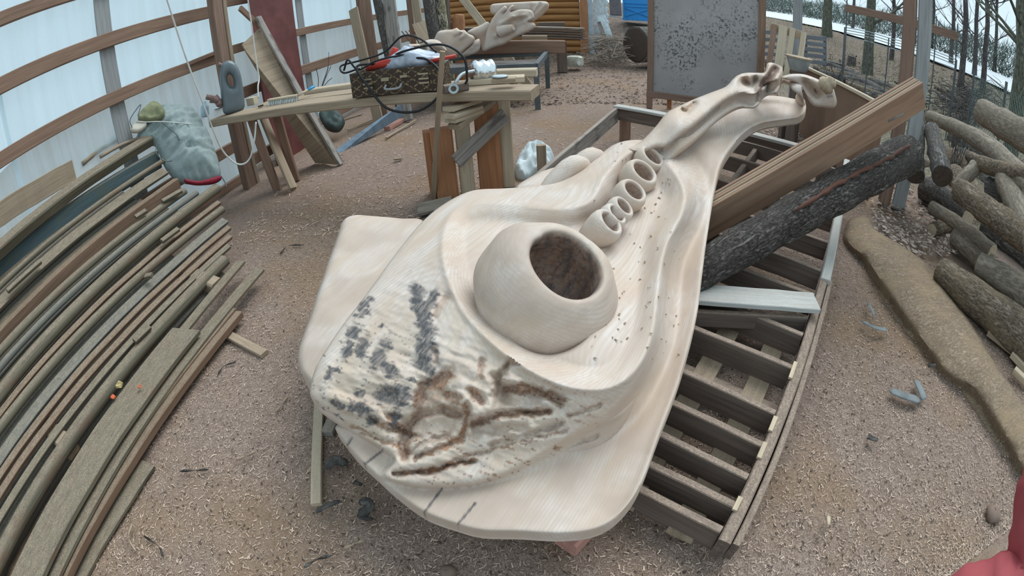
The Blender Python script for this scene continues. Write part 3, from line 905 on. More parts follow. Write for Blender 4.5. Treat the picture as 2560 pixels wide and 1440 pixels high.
# thin bent band round the opening at the tip
band = smooth_path([P(1884, 239, .90), PH(1905, 222, 4.35), PH(1930, 209, 4.5), PH(1962, 200, 4.55), PH(1985, 210, 4.45), PH(1998, 230, 4.3), P(2002, 256, .86)], 6)
mb = MB(); add_tube(mb, band, [.035, .03, .025]+[.028]*(len(band)-6)+[.03, .04, .05], 8, flat=2.0)
gtrunk(mb).build('bent_band', M['carve'], trunk, smooth=True)
TIP = [(1953, 194), (1970, 189), (1988, 187), (2012, 189), (2040, 199), (2062, 210), (2082, 222), (2089, 240), (2092, 258), (2084, 270), (2060, 269), (2033, 264), (2016, 242), (2004, 222), (1990, 207), (1968, 200)]
mb, t2, _ = depth_relief(TIP, 4.5, lambda q: 4.35+.1*np.exp(-(seg_dist(q, [(2012, 205), (2035, 232), (2042, 238)])[0]/9.0)**2)+(q[:, 0]-2000)*.001, .10, edge=.04, edge_px=8)
dk, _ = seg_dist(t2, [(2036, 224), (2040, 230)]); dk2, _ = seg_dist(t2, [(2068, 242), (2080, 240)])
zz = np.zeros(len(t2))
tipo = gtrunk(mb).build('curled_tip', M['carve'], trunk, smooth=True, attrs={'red': np.r_[zz, zz], 'stain_shade': np.r_[np.maximum(sm(4, 1, dk), .8*sm(4, 1, dk2)), zz], 'old': np.r_[zz, zz]}, angle=70)
kc = PH(2066, 213, 4.28)
mb = MB(); add_lathe(mb, [(.02, -.06), (.06, -.05), (.078, -.01), (.075, .02), (.05, .035), (.055, .055), (.045, .08), (.02, .09), (.004, .092)], kc, Vector((.45, -.35, .55)), 18)
for v in mb.v: v += Vector((rnd.uniform(-.006, .006), rnd.uniform(-.006, .006), rnd.uniform(-.006, .006)))
gtrunk(mb).build('knot', M['cut'], tipo, smooth=True)
# lobes standing up at the back left edge
for (x, y, r, s) in ((1437, 420, .05, 1.0), (1478, 398, .045, 1.0)):
    c3 = P(x, y+22, .68)
    mb = MB(); add_tube(mb, smooth_path([c3+Vector((-.25, -.12, -.12)), c3+Vector((-.12, -.03, -.02)), c3+Vector((0, .04, .05)), c3+Vector((.10, .12, .02))], 4), [.02, .03, .04, .05, .058, .06, .062, .064, .062, .058, .05, .04, .02], 10)
    gtrunk(mb).build('carved_lobe', M['carve'], trunk, smooth=True)
LOBE = [(1290, 470), (1330, 440), (1380, 420), (1425, 412), (1432, 395), (1448, 395), (1460, 405), (1475, 380), (1495, 374), (1510, 386), (1480, 420), (1420, 460), (1340, 478)]
mb, t2, _ = relief(LOBE, 6, lambda q: .62+.0*q[:, 0]+(470-q[:, 1])*.0006, .12, edge=.03, edge_px=12)
gtrunk(mb).build('rear_lobe', M['carve'], trunk, smooth=True, angle=70)

# ================================================================== FRAME, LOG AND BEAM UNDER THE TRUNK
def plane_relief(outline, step, org, nor, hfun, thick, edge=0.0, edge_px=8, holes=()):
    """solid over an outline on an inclined plane: hfun lifts the face along the plane's normal"""
    mbx, q2, de_ = relief(outline, step, lambda q: np.full(len(q), .5), .1, holes=holes)
    n = np.array(Vector(nor).normalized()); o = np.array(org)
    R_ = rays_np(q2)
    t_ = ((o-np.array([0, 0, CAMH])) @ n)/(R_ @ n)
    base = R_*t_[:, None]+np.array([0, 0, CAMH])
    h = hfun(q2)
    if edge:
        k = np.clip(1-de_/edge_px, 0, 1); h = h-edge*(1-np.sqrt(np.maximum(0, 1-k*k)))
    top = base+n[None, :]*h[:, None]
    bot = base-n[None, :]*thick
    mbx.v = [Vector(p) for p in np.vstack([top, bot])]; mbx.g = list(mbx.v)
    return mbx, q2, de_
fr = empty('cross_board_rack', Vector((1.8, 2.4, 0)), 'long weathered wooden frame of cross boards beneath the carved trunk', 'frame')
R0 = P(1818, 1342, .17); RD = Vector((math.sin(math.radians(41)), math.cos(math.radians(41)), 0)); RS = .072
def RT(t, off=0.0, dz=0.0): return R0+RD*t+Vector((-.713, .70, 0))*off+Vector((0, 0, RS*t+dz))
def rail_t(px, py):
    z = .17
    for _ in range(6):
        t = (P(px, py, z)-R0).dot(RD); z = .17+RS*t
    return t
add_board(MB(), RT(-.02), RT(1.72), .05, .15, n=6, jit=.002, anchor='t').build('side_rail', M['greydark'], fr)
add_board(MB(), RT(1.68, -.01, .012), RT(3.9, -.01, .012), .065, .15, n=6, jit=.002, anchor='t').build('side_rail', M['greylight'], fr)
add_board(MB(), RT(.0, -.045, -.02), RT(1.75, -.045, -.02), .03, .13, n=4, jit=.002, anchor='t').build('side_rail', M['greydark'], fr)
add_board(MB(), RT(-.01, .9, -.03), RT(3.6, .9, -.03), .045, .13, n=6, jit=.002, anchor='t').build('side_rail', M['greydark'], fr)
k = 0
for px, py, L in ((1816, 1330, .95), (1836, 1262, .95), (1866, 1190, 1.0), (1898, 1108, 1.05), (1930, 1028, 1.1), (1968, 912, 1.15), (1992, 830, 1.2),
                  (2012, 728, 1.25), (2031, 668, 1.3), (2050, 598, 1.3), (2065, 532, 1.35), (2085, 470, 1.4), (2100, 425, 1.5)):
    t = rail_t(px, py)
    ang = rnd.uniform(-.02, .02)
    o = add_board(MB(), RT(t, .03), RT(t+ang, L), .034, .135, n=5, jit=.003, anchor='t', ch=.004)
    cb = o.build('cross_board', M['greydark'], fr)
    k += 1
# boards of the lower deck, seen through the gaps
for off in (.16, .42, .70):
    add_board(MB(), RT(-.02, off, -.125), RT(1.7, off, -.155), .11, .02, n=3).build('lower_board', M['plank'], fr)
for t in (.1, .75, 1.3):
    add_board(MB(), RT(t, .0, -.15), RT(t, .9, -.15), .07, .04, n=2).build('lower_board', M['greydark'], fr)
# pale splintered bits on the rail
for px, py, s in ((1974, 925, .055), (1931, 1062, .04), (1903, 1128, .04), (1852, 1266, .03)):
    t = rail_t(px, py)
    add_board(MB(), RT(t-s, .022, .004), RT(t+s, .022, .004), .02, .012).build('pale_wedge', M['end'], fr)
# broad board lying across
A, B = P(1735, 728, .325), P(2042, 752, .325)
add_board(MB(), A, B, .155, .028, n=6, jit=.002, anchor='t').build('top_board', M['greylight'], fr)
add_board(MB(), P(1735, 775, .26), P(2018, 790, .27), .03, .09, n=3, anchor='t').build('top_board', M['greydark'], fr)
# far end: cross rail on posts and the left side board
FL, FRt = P(1540, 262, .46), P(2095, 392, .46)
add_board(MB(), FL, FRt, .125, .03, n=8, jit=.002, anchor='t').build('end_rail', M['greylight'], fr)
add_board(MB(), FL-Vector((0, 0, .033)), FRt-Vector((0, 0, .033)), .045, .14, n=6, jit=.002, anchor='t').build('end_rail', M['greydark'], fr)
lf = P(1562, 350, 0)
add_board(MB(), Vector((lf.x, lf.y, 0)), Vector((lf.x, lf.y, .43)), .13, .09, up=Vector((.7, -.7, 0))).build('leg', M['beam'], fr)
add_board(MB(), Vector((FRt.x-.1, FRt.y+.1, 0)), Vector((FRt.x-.1, FRt.y+.1, .43)), .13, .09, up=Vector((.7, -.7, 0))).build('leg', M['beam'], fr)
LB = P(1296, 474, .27)
add_board(MB(), P(1540, 270, .44), LB, .04, .17, n=8, jit=.002, anchor='t').build('side_board', M['grey'], fr)
ml = P(1655, 330, 0)
# hidden bearers that carry the trunk
for px, py in ((1130, 1130), (1020, 980), (1330, 960), (1420, 700)):
    p = P(px, py, .36)
    c = Vector((p.x, p.y, 0))
    add_board(MB(), c+Vector((-.1, 0, .14)), c+Vector((.1, .02, .14)), .14, .28, ch=.01).build('bearer', M['plank'], fr)
# bark-covered log
lg = empty('bark_log', P(1900, 640, 0), 'dark bark-covered log propped slanting beneath the trunk', 'log')
LA, LBp = P(1668, 722, .32), PH(2272, 384, 3.95)
lp = [LA+(LBp-LA)*(i/40)+Vector((0, 0, .03*math.sin(i/40*3.1))) for i in range(41)]
mb = MB(); add_tube(mb, lp, [(.098+.058*(i/40))*(1+.04*math.sin(i*.9)) for i in range(41)], 28, lump=.035)
mb.build('bark_shell', M['bark'], lg, smooth=True, angle=75)
ld = (LBp-LA).normalized()
mb = MB(); add_tube(mb, [LBp-ld*.01, LBp+ld*.006], .140, 24); mb.build('sawn_end', M['cut'], lg)
crk = wood('split_bark_wood', (.12, .05, .032), (.035, .017, .012))
ux, uy = frame_of(ld)
mb = MB(); cp = []
for i in range(14, 39):
    th = math.radians(62+3*math.sin(i*.35)+1.5*math.sin(i*1.3)); r = (.098+.058*i/40)*.975
    cp.append(lp[i]-ux*(-math.cos(th)*r)+uy*(math.sin(th)*r))
add_tube(mb, cp, [.004]+[.008+.016*abs(math.sin(i*1.9+.4)) for i in range(len(cp)-2)]+[.003], 6, flat=.75, lump=.3)
mb.build('split', crk, lg, smooth=True)
# laminated beam
bm = empty('laminated_beam', P(2000, 500, 0), 'brown layered timber beam leaning behind the bark log', 'beam')
BA, BB = P(1700, 600, .33), PH(2308, 238, 3.7)
bd = (BB-BA).normalized()
mid = (BA+BB)/2
tocam = (Vector((0, 0, CAMH))-mid).normalized()
e = bd.cross(tocam).normalized()
if e.z < 0: e = -e
un = (tocam-bd*tocam.dot(bd)-e*.85).normalized()
wd_ = bd.cross(un).normalized()
if wd_.dot(e) < 0: wd_ = -wd_
m_l = wood('beam_layer_wood', (.36, .225, .15), (.22, .13, .085), fine=24)
for i in range(5):
    off = un*(-.0225*i)
    add_board(MB(), BA+off, BB+off, .215-.006*(i % 2), .0192, up=un, n=6, jit=.001, ch=.003).build('layer', m_l if i % 2 == 0 else M['plank'], bm)
mb = MB(); q0 = BA+(BB-BA)*.80+un*.011-wd_*.02; add_board(mb, q0, q0+bd*.17-wd_*.02, .018, .004, up=un)
mb.build('scar', M['grey'], bm)
# little shelf board between the log end and the post
board('shelf_board', P(2262, 412, .60), P(2338, 405, .60), .16, .025, M['plank'], None, 'small pale board under the sawn end of the bark log', 'board')
# pink block and laths on the ground by the trunk
pk = wood('pink_wood', (.56, .30, .24), (.40, .19, .15))
board('wood_block', P(1412, 1362, .05), P(1470, 1300, .05), .10, .09, pk, None, 'pinkish sawn wooden block poking out under the trunk', 'block')
board('wood_lath', P(791, 1262, .012), P(800, 985, .03), .048, .022, M['pale'], None, 'thin upright lath half buried in sawdust beside the trunk', 'lath', n=3)
board('wood_offcut', P(818, 1085, .02), P(838, 1040, .02), .06, .03, M['grey'], None, 'short grey offcut lying beside the thin lath', 'offcut')
board('wood_offcut', P(1045, 525, .02), P(1130, 505, .05), .22, .03, M['grey'], None, 'pale grey board end showing behind the trunk near the trestle', 'offcut')

# ================================================================== LUMBER PILE ON THE LEFT
PH_ = math.radians(11.5)
pdir = Vector((math.sin(PH_), math.cos(PH_), 0)); pn = Vector((math.cos(PH_), -math.sin(PH_), 0))
p_lo = Vector((-2.30, 2.3, .10)); n_lo = p_lo.dot(pn)
p_hi_n = n_lo-1.95; z_hi = 1.16
slope_v = (pn*(p_hi_n-n_lo)+Vector((0, 0, z_hi-.10))).normalized()
snor = slope_v.cross(pdir).normalized()
if snor.z < 0: snor = -snor
def PS(px, py, lift=0.0):
    d = ray(px, py); o = p_lo+snor*lift
    return Vector((0, 0, CAMH))+d*((o-Vector((0, 0, CAMH))).dot(snor)/d.dot(snor))
GP = 'long boards in the lumber pile'
pile = [  # far end, near point, width, thickness, material, upright?, label
    ((122, 420), (0, 492), .03, .20, 'plank', 'z', 'short brown board standing on edge atop the lumber pile by the wall'),
    ((335, 350), (0, 590), .12, .11, 'pile', 's', 'rough dusty timber uppermost on the lumber pile beside the plastic wall'),
    ((282, 405), (0, 602), .05, .03, 'pile', 's', 'thin pale-edged batten lying just above the blue-green timber'),
    ((388, 378), (0, 640), .10, .19, 'pileblue', 'z', 'thick blue-green timber on edge in the lumber pile'),
    ((408, 402), (0, 715), .05, .05, 'pile', 'r', 'rounded moulding right below the blue-green timber'),
    ((412, 425), (0, 755), .12, .03, 'pile', 's', 'flat dusty board between the blue-green timber and the brown one'),
    ((438, 446), (0, 820), .09, .13, 'pile2', 'z', 'brown square timber below the blue-green one in the pile'),
    ((462, 478), (0, 878), .06, .05, 'pile', 'r', 'rounded olive moulding next below the brown square timber'),
    ((492, 482), (0, 918), .05, .05, 'pilegrey', 'r', 'grey rounded moulding partly under the grey vest'),
    ((543, 470), (0, 985), .085, .05, 'pile', 'r', 'rounded moulding with dark end next to the vest hem'),
    ((548, 503), (0, 1030), .05, .03, 'pile2', 's', 'thin reddish batten in the middle of the lumber pile'),
    ((556, 523), (0, 1070), .06, .045, 'pile', 'r', 'rounded moulding in the middle of the lumber pile'),
    ((563, 548), (0, 1140), .08, .03, 'pilegrey', 's', 'flat grey-green board with a snapped edge in the pile'),
    ((573, 566), (0, 1185), .05, .03, 'pile2', 's', 'orange-brown batten beside the snapped grey-green board'),
    ((576, 588), (0, 1230), .05, .03, 'pile2', 's', 'second orange-brown batten in the lower lumber pile'),
    ((572, 612), (0, 1290), .05, .03, 'pile', 's', 'narrow olive batten in the lower lumber pile'),
    ((562, 650), (5, 1385), .085, .06, 'pile', 'r', 'broad rounded grey plank lowest of the sloping mouldings'),
]
for i, (f, n_, w_, t_, mk, kind, lab) in enumerate(pile):
    A, B = PS(*f), PS(*n_)
    dv = (A-B).normalized()
    B2 = B-dv*(1.6 if i else .5)
    nm = min(A.dot(WNOR), B2.dot(WNOR))-w_/2
    if nm < -4.43: A, B2 = A+WNOR*(-4.43-nm), B2+WNOR*(-4.43-nm)
    m_ = M[mk]
    if kind == 'r':
        mb = MB(); nn = 14
        add_tube(mb, [A+(B2-A)*(j/nn) for j in range(nn+1)], w_*.62, 12, lump=.02, flat=.8, up=snor)
        o = mb.build('moulding', m_, smooth=True, angle=60)
    else:
        o = board('board' if t_ < .08 else 'timber', A, B2, w_, t_, m_, up=snor if kind == 's' else Vector((0, 0, 1)), n=12, jit=.003, anchor='t')
    tag(o, lab, 'board' if kind != 'r' else 'moulding', GP)
# lower layer that carries the slope
for i in range(8):
    u = .06+i*.105
    c = p_lo+slope_v*(u*2.1)-snor*(.10+.02*(i % 2))
    A, B = c+pdir*(.62-.06*i if i < 3 else 1.0-.06*(i-3)), c-pdir*4.2
    zc = max(c.z, .05)
    A.z = B.z = zc
    o = board('board', A, B, .27, .05, M['pile'] if i % 2 else M['pilegrey'], up=snor)
    tag(o, 'dusty board of the hidden lower layer of the lumber pile', 'board', 'boards of the lower layer of the lumber pile')
for s_ in (2.1, .4, -1.3):
    A = W(s_, -4.35, .5); B = W(s_, -2.75, .06)
    o = board('pile_bearer', A, B, .12, .10, M['plank'])
    tag(o, 'timber bearer sloping under the lumber pile', 'bearer', 'bearers under the lumber pile')
# flat boards at the foot of the pile
def edge_board(f, n_, z, w_, t_, mk, lab, side=-1, name='board', ext=1.2):
    A, B = P(*f, z), P(*n_, z)
    d = (A-B).normalized(); x, y = frame_of(d)
    c = x*(w_/2*side)
    return tag(board(name, A+c, B-d*ext+c, w_, t_, M[mk], n=10, jit=.002, anchor='t'), lab, 'board', GP)
edge_board((660, 672), (200, 1330), .115, .10, .022, 'pile', 'flat dusty board with square end reaching farthest from the pile foot')
edge_board((612, 652), (150, 1330), .135, .09, .022, 'pile', 'flat dusty board beside the farthest-reaching one')
edge_board((498, 825), (105, 1440), .165, .27, .030, 'pile', 'broad sawdust-covered board lying lowest with a square near end')
edge_board((604, 778), (165, 1440), .085, .07, .05, 'pile2', 'grooved brown batten at the very edge of the pile')
edge_board((590, 770), (140, 1440), .100, .03, .05, 'pile2', 'narrow dark brown batten between grooved batten and broad board', ext=1.0)
edge_board((385, 1165), (215, 1440), .012, .13, .02, 'pile', 'grey board end half sunk in sawdust by the pile', ext=.2)
board('wood_offcut', P(572, 838, .015), P(662, 885, .015), .06, .025, M['plank'], None, 'short lath lying aslant on the sawdust by the pile', 'offcut')
for (x, y, lab, L, a) in ((430, 490, 'short offcut on the brown square timber', .22, .3), (352, 535, 'small offcut lying between mouldings in mid pile', .12, .2), (425, 588, 'bent chip of board on the mouldings', .2, .1), (372, 690, 'small knot of wood lying on the mouldings', .07, 1.2), (355, 835, 'short grey offcut on the broad rounded plank', .16, .1), (60, 690, 'board end beside the blue-green timber at the left edge', .4, .0)):
    c = PS(x, y, .06)
    d = (pdir*math.cos(a)+pn*math.sin(a))*L/2
    board('wood_offcut', c-d, c+d, .045, .03, M['pile'], None, lab, 'offcut', up=snor)
# sticks on top against the wall
for k, (a, b_) in enumerate((((225, 385), (335, 318)), ((250, 392), (365, 340)), ((205, 410), (300, 345)))):
    A, B = PS(*a, .10), PS(*b_, .12)
    mb = MB(); add_tube(mb, smooth_path([A, (A+B)/2+Vector((0, 0, .02)), B], 4), .012+.008*k, 7, lump=.1)
    tag(mb.build('stick', M['plank'], smooth=True), ['thin stick uppermost on the pile close to the plastic wall', 'middle one of the sticks behind the grey vest', 'thickest short stick on top of the pile'][k], 'stick', 'sticks on top of the pile')

# ================================================================== BACK LEFT: BENCH, BOARDS, VEST
# boards leaning on the wall by the red panel
def slab4(name, pts, t, m, label, cat, group=None, parent=None):
    mb = MB(); add_quadslab(mb, *pts, t)
    d = (pts[3]-pts[0]); L = d.normalized(); x = (pts[1]-pts[0]).normalized()
    mb.g = [Vector(((v-pts[0]).dot(L)+rnd.random()*0, (v-pts[0]).dot(x), 3.3)) for v in mb.v]
    return tag(mb.build(name, m, parent), label, cat, group)
slab4('plywood_sheet', [PW(603, 113, -4.02), P(788, 408, 0), P(842, 412, 0), PW(652, 68, -4.02)][::-1], .02, M['plank'], 'tan plywood strip leaning on the wall by the red panel', 'board')
board('leaning_plank', P(853, 410, .0), PW(645, 42, -4.0), .10, .03, M['grey'], None, 'narrow grey plank leaning beside the tan plywood strip', 'plank', up=WNOR, n=4)
board('leaning_plank', P(733, 470, .02), PW(655, 285, -3.75), .13, .03, M['plank'], None, 'short plank sloping beneath the left end of the bench', 'plank', up=WNOR, n=4)
board('leaning_plank', PW(600, 20, -4.05), PW(648, 65, -4.05), .07, .04, M['beam'], None, 'short brown board fixed slanting above the tan plywood strip', 'plank', up=WNOR)
slab4('metal_strip', [P(838, 378, .0), P(1003, 262, .30), P(1008, 290, .12), P(846, 392, -.04)], .012, plain('dull_blue_steel', (.17, .235, .30), .45, .3, .35, 5), 'dull blue-grey metal strip lying propped under the bench', 'metal strip')
# bench planks
BZ = .985
fA, fB = P(521, 302, BZ), P(1327, 226, BZ)
bdir = (fB-fA).normalized(); bx = Vector((-bdir.y, bdir.x, 0))
if bx.y < 0: bx = -bx
bn = empty('plank_bench', Vector((-1.4, 4.4, 0)), 'long workbench of rough planks on a trestle before the wall', 'bench')
def bpt(u, v, dz=0.0): return fA+bdir*u+bx*v+Vector((0, 0, dz))
BL = (fB-fA).length
add_board(MB(), bpt(0, .14), bpt(BL, .14), .28, .085, n=10, jit=.003, anchor='t').build('plank', M['plank'], bn)
add_board(MB(), bpt(.45, .42), bpt(BL-.25, .42), .25, .05, n=8, jit=.003, anchor='t').build('plank', M['plank'], bn)
add_board(MB(), bpt(1.0, .64, .045), bpt(1.75, .66, .045), .14, .05, n=3, anchor='t').build('plank', M['pale'], bn)
lg0 = bpt(.5, .2, -.05)
add_board(MB(), lg0, Vector((lg0.x+.1, lg0.y+.05, 0)), .10, .05).build('leg', M['beam'], bn)
lg1 = bpt(.6, .5, -.05)
add_board(MB(), lg1, Vector((lg1.x+.05, lg1.y+.05, 0)), .10, .05).build('leg', M['beam'], bn)
# trestle of offcut timbers under the right end
tr = empty('timber_trestle', P(1180, 490, 0), 'stocky trestle of orange-brown timbers carrying the bench end', 'trestle')
def upright(px, foot_y, top, w_, t_, mk, name='leg'):
    f = P(px, foot_y, 0); n_ = Vector((-f.x, -f.y, 0)).normalized()
    z = PU(px+2, top, f).z
    add_board(MB(), f-n_*t_/2, Vector((f.x, f.y, z))-n_*t_/2, w_, t_, up=n_).build(name, M[mk], tr)
    return f, z
upright(1122, 500, 322, .19, .12, 'orange'); upright(1086, 496, 330, .06, .14, 'orange')
upright(1172, 488, 312, .13, .07, 'pale'); upright(1230, 476, 262, .21, .10, 'orange'); upright(1273, 468, 250, .11, .06, 'pale')
tt = P(1135, 318, .70); tb = PU(1235, 256, P(1240, 470, 0))
add_board(MB(), tt, tb, .12, .05, n=3).build('top_beam', M['plank'], tr)
add_board(MB(), P(1140, 405, .40), PU(1292, 285, P(1275, 478, 0)), .03, .13, n=4).build('brace', M['grey'], tr)
for k, (px, py, z) in enumerate(((1160, 290, .76), (1158, 280, .80), (1155, 262, .85))):
    c = P(px, py, z); d = Vector((.10, .13, 0))
    add_board(MB(), c-d, c+d*1.1, .12, .035, n=1).build('packing_board', M['pale'], tr)
# slim stick with a paddle leaning in front
board('stick', P(1084, 498, 0), PH(1107, 128, 3.35), .045, .02, M['plank'], None, 'slim pale stick standing before the trestle and bench', 'stick', up=Vector((0, -1, 0)), n=4, taper=.8)

# ---- on the bench
jugm = plain('grey_blue_plastic', (.125, .155, .17), .35, 0, .12, 5, spec=.5)
def bd_of(px, py): 
    p = P(px, py, BZ); return math.hypot(p.x, p.y)
jd = bd_of(578, 286)
jug = empty('plastic_jug', P(583, 270, BZ), 'grey plastic jug with moulded handle on the bench end', 'jug')
J = [(556, 158), (572, 151), (588, 158), (600, 180), (607, 215), (611, 248), (611, 268), (600, 279), (578, 285), (560, 284), (555, 265), (551, 225), (549, 190), (550, 170)]
Hh = [(568, 194), (573, 185), (580, 190), (585, 206), (584, 219), (578, 218), (571, 208)]
mb, q2, _ = depth_relief(J, 5, lambda q: np.full(len(q), jd), .13, edge=.055, edge_px=16, holes=(Hh,))
mb.build('jug_body', jugm, jug, smooth=True, angle=60)
mb = MB(); add_tube(mb, [PH(556, 166, jd+.06), PH(545, 160, jd+.05)], .025, 12); mb.build('cap', plain('brown_cap', (.20, .13, .11), .5), jug, smooth=True, angle=50)
# brush
br = empty('hand_brush', P(700, 262, BZ), 'wooden hand brush with pale bristles and a blue handle end', 'brush')
A, B = P(672, 250, BZ+.055), P(745, 238, BZ+.055)
add_board(MB(), A, B, .06, .022, n=3, ch=.006).build('brush_back', M['pale'], br)
brm = plain('pale_bristles', (.55, .60, .60), .9)
mb = MB()
for i in range(60):
    u = (i % 20+.5)/20; vv = (i//20-1)*.018
    p = A+(B-A)*u+Vector((0, vv, -.01))
    add_tube(mb, [p, p+Vector((rnd.uniform(-.02, 0), -.02+rnd.uniform(-.01, .01), -.05))], [.006, .004], 4)
mb.build('bristles', brm, br)
H1 = P(786, 216, BZ+.09)
bh_ = add_tube(MB(), [B, B+(H1-B)*.6], [.014, .012], 8).build('handle', M['pale'], br, smooth=True)
add_tube(MB(), [B+(H1-B)*.6, H1], [.016, .015], 8).build('handle_end', plain('blue_plastic', (.05, .33, .60), .4), bh_, smooth=True)
# paper block, bottle, gloves, saucer
mb = MB(); c = P(633, 262, BZ); add_box(mb, c+Vector((0, 0, .045)), .12, .08, .09, -.3)
tag(mb.build('cardboard_box', plain('beige_card', (.56, .47, .34), .8)), 'small beige box between the jug and the brush', 'box')
mb = MB(); c = P(512, 292, BZ+.01); add_lathe(mb, [(.01, 0), (.05, .0), (.055, .02), (.055, .12), (.04, .15), (.022, .165), (.022, .19), (.01, .195)], c, Vector((.2, .1, 1)), 16)
tag(mb.build('small_bottle', plain('clear_blue_plastic', (.45, .58, .66), .25), smooth=True), 'small clear plastic bottle beside the vest on the bench', 'bottle')
glm = plain('brown_leather', (.22, .14, .125), .7, 0, .3, 12, .4)
gl = empty('work_gloves', P(535, 268, BZ), 'pair of crumpled brown work gloves behind the jug', 'gloves')
for k, (pts) in enumerate(([(515, 242), (532, 246), (545, 252)], [(525, 250), (540, 252), (548, 262)], [(538, 240), (550, 256), (548, 268)])):
    mb = MB(); add_tube(mb, smooth_path([PH(x, y, jd-.02+.03*k) for x, y in pts], 4), .03, 8, lump=.15); mb.build('glove_finger', glm, gl, smooth=True)
mb = MB(); c = P(548, 272, BZ+.02); add_lathe(mb, [(.01, 0), (.05, .0), (.085, .02), (.08, .022), (.05, .006), (.01, .006)], c, Vector((0, 0, 1)), 18)
tag(mb.build('saucer', plain('grey_ceramic', (.35, .37, .37), .4), smooth=True), 'small round saucer lying in front of the gloves', 'saucer')
mb = MB(); c = P(652, 266, BZ+.01); add_lathe(mb, [(.01, 0), (.03, 0), (.032, .012), (.01, .014)], c, Vector((0, 0, 1)), 12)
tag(mb.build('bottle_cap', M['black']), 'black bottle cap lying next to the brush bristles', 'cap')
# patterned case, open, full of tools
def case_mat():
    m, t, b = newmat('patterned_case_cloth')
    def lines(sx, sy):
        v = gvec(t, (sx, sy, sy)); wv = nd(t, 'TexWave', Scale=1.0, Distortion=1.2, Detail=2.0); wv.bands_direction = 'DIAGONAL'
        t.links.new(v, wv.inputs[0]); return ramp(t, wv.outputs['Fac'], [(.90, 0), (.95, 1)])
    l = mth(t, 'MAXIMUM', lines(5.5, 8), lines(-5.5, 8))
    sp = ramp(t, noise(t, gvec(t, (60, 60, 60)), 1, 2), [(.48, .0), (.56, 1)])
    c = mixc(t, mth(t, 'MULTIPLY', l, sp), (.055, .038, .028), (.30, .215, .12))
    t.links.new(c, b.inputs['Base Color']); b.inputs['Roughness'].default_value = .6
    return m
cs = empty('tool_case', P(990, 235, BZ), 'dark brown patterned suitcase lying open and full of tools', 'case')
cA, cB = P(882, 246, BZ+.01), P(1097, 227, BZ+.01)
cd_ = (cB-cA).normalized(); cn = Vector((-cd_.y, cd_.x, 0)); cn = cn if cn.y > 0 else -cn
CH, CD = .215, .30
casem = case_mat()
def cpt(u, v, z): return cA+cd_*u+cn*v+Vector((0, 0, z))
CL = (cB-cA).length
def cbox(name, u0, u1, v0, v1, z0, z1, m, par=cs):
    mb = MB()
    vs = [cpt(u, v, z) for z in (z0, z1) for u, v in ((u0, v0), (u1, v0), (u1, v1), (u0, v1))]
    mb.add(vs, [[3, 2, 1, 0], [4, 5, 6, 7], [0, 1, 5, 4], [1, 2, 6, 5], [2, 3, 7, 6], [3, 0, 4, 7]], [Vector((u, z+v, v)) for z in (z0, z1) for u, v in ((u0, v0), (u1, v0), (u1, v1), (u0, v1))])
    return mb.build(name, m, par)
cbox('front_wall', 0, CL, 0, .02, 0, CH, casem); cbox('back_wall', 0, CL, CD-.02, CD, 0, CH, casem); cbox('side_wall', 0, .02, .02, CD-.02, 0, CH, casem)
cbox('side_wall', CL-.02, CL, .02, CD-.02, 0, CH, casem); cbox('case_bottom', .02, CL-.02, .02, CD-.02, 0, .02, casem)
brass = plain('dull_brass', (.42, .36, .25), .4, .6)
for u in (CL*.22, CL*.86):
    bk_ = cbox('buckle', u-.04, u+.04, -.012, 0, .07, .155, casem)
    for z in (.07, .105, .145): cbox('buckle_bar', u-.042, u+.042, -.018, -.010, z, z+.014, brass, bk_)
cbox('lock_plate', CL*.38, CL*.47, -.012, 0, .12, .15, brass); cbox('lock_plate', CL*.60, CL*.68, -.012, 0, .135, .155, brass)
mb = MB(); add_tube(mb, smooth_path([cpt(CL*.43, -.01, .085), cpt(CL*.44, -.05, .06), cpt(CL*.52, -.06, .055), cpt(CL*.60, -.05, .06), cpt(CL*.61, -.01, .085)], 5), .010, 8)
mb.build('handle', plain('grey_handle', (.30, .30, .29), .5), cs, smooth=True)
bagm = plain('crinkled_plastic', (.42, .47, .56), .3, 0, .5, 9, .8, .6)
tb_ = cpt(CL*.62, .17, CH-.02)
mb = MB(); pr = []
for i in range(9):
    for j in range(18):
        a = 2*math.pi*j/18; e = i/8
        rr = math.sin(math.pi*(.12+.8*e))
        mb.v.append(tb_+cd_*(math.cos(a)*.34*rr)+cn*(math.sin(a)*.14*rr)+Vector((0, 0, -.04+.24*e*(1-.35*abs(math.cos(a)))+rnd.uniform(-.012, .012))))
mb.f = [[i*18+j, i*18+(j+1) % 18, (i+1)*18+(j+1) % 18, (i+1)*18+j] for i in range(8) for j in range(18)]+[list(range(144, 162))]
mb.g = list(mb.v)
tag(mb.build('plastic_bag', bagm, smooth=True), 'crumpled silvery-blue plastic bag lying in the open case', 'bag')
rt_ = empty('power_tool', cpt(.3, .08, CH), 'red-bodied power tool on the left of the open case', 'tool')
mb = MB(); add_tube(mb, [cpt(.13, .10, CH+.02), cpt(.30, .08, CH+.045), cpt(.42, .08, CH+.05)], [.028, .038, .035], 10); mb.build('tool_body', M['redp'], rt_, smooth=True)
mb = MB(); add_tube(mb, [cpt(.32, .14, CH+.03), cpt(.38, .16, CH+.16)], [.035, .03], 10); mb.build('tool_grip', M['redp'], rt_, smooth=True)
mb = MB(); add_tube(mb, [cpt(.42, .08, CH+.05), cpt(.46, .08, CH+.05), cpt(.50, .08, CH+.04)], [.03, .035, .012], 10); mb.build('tool_nose', M['black'], rt_, smooth=True)
mb = MB(); add_tube(mb, [cpt(.70, .06, CH+.02), cpt(.92, .09, CH+.05)], [.02, .015], 8)
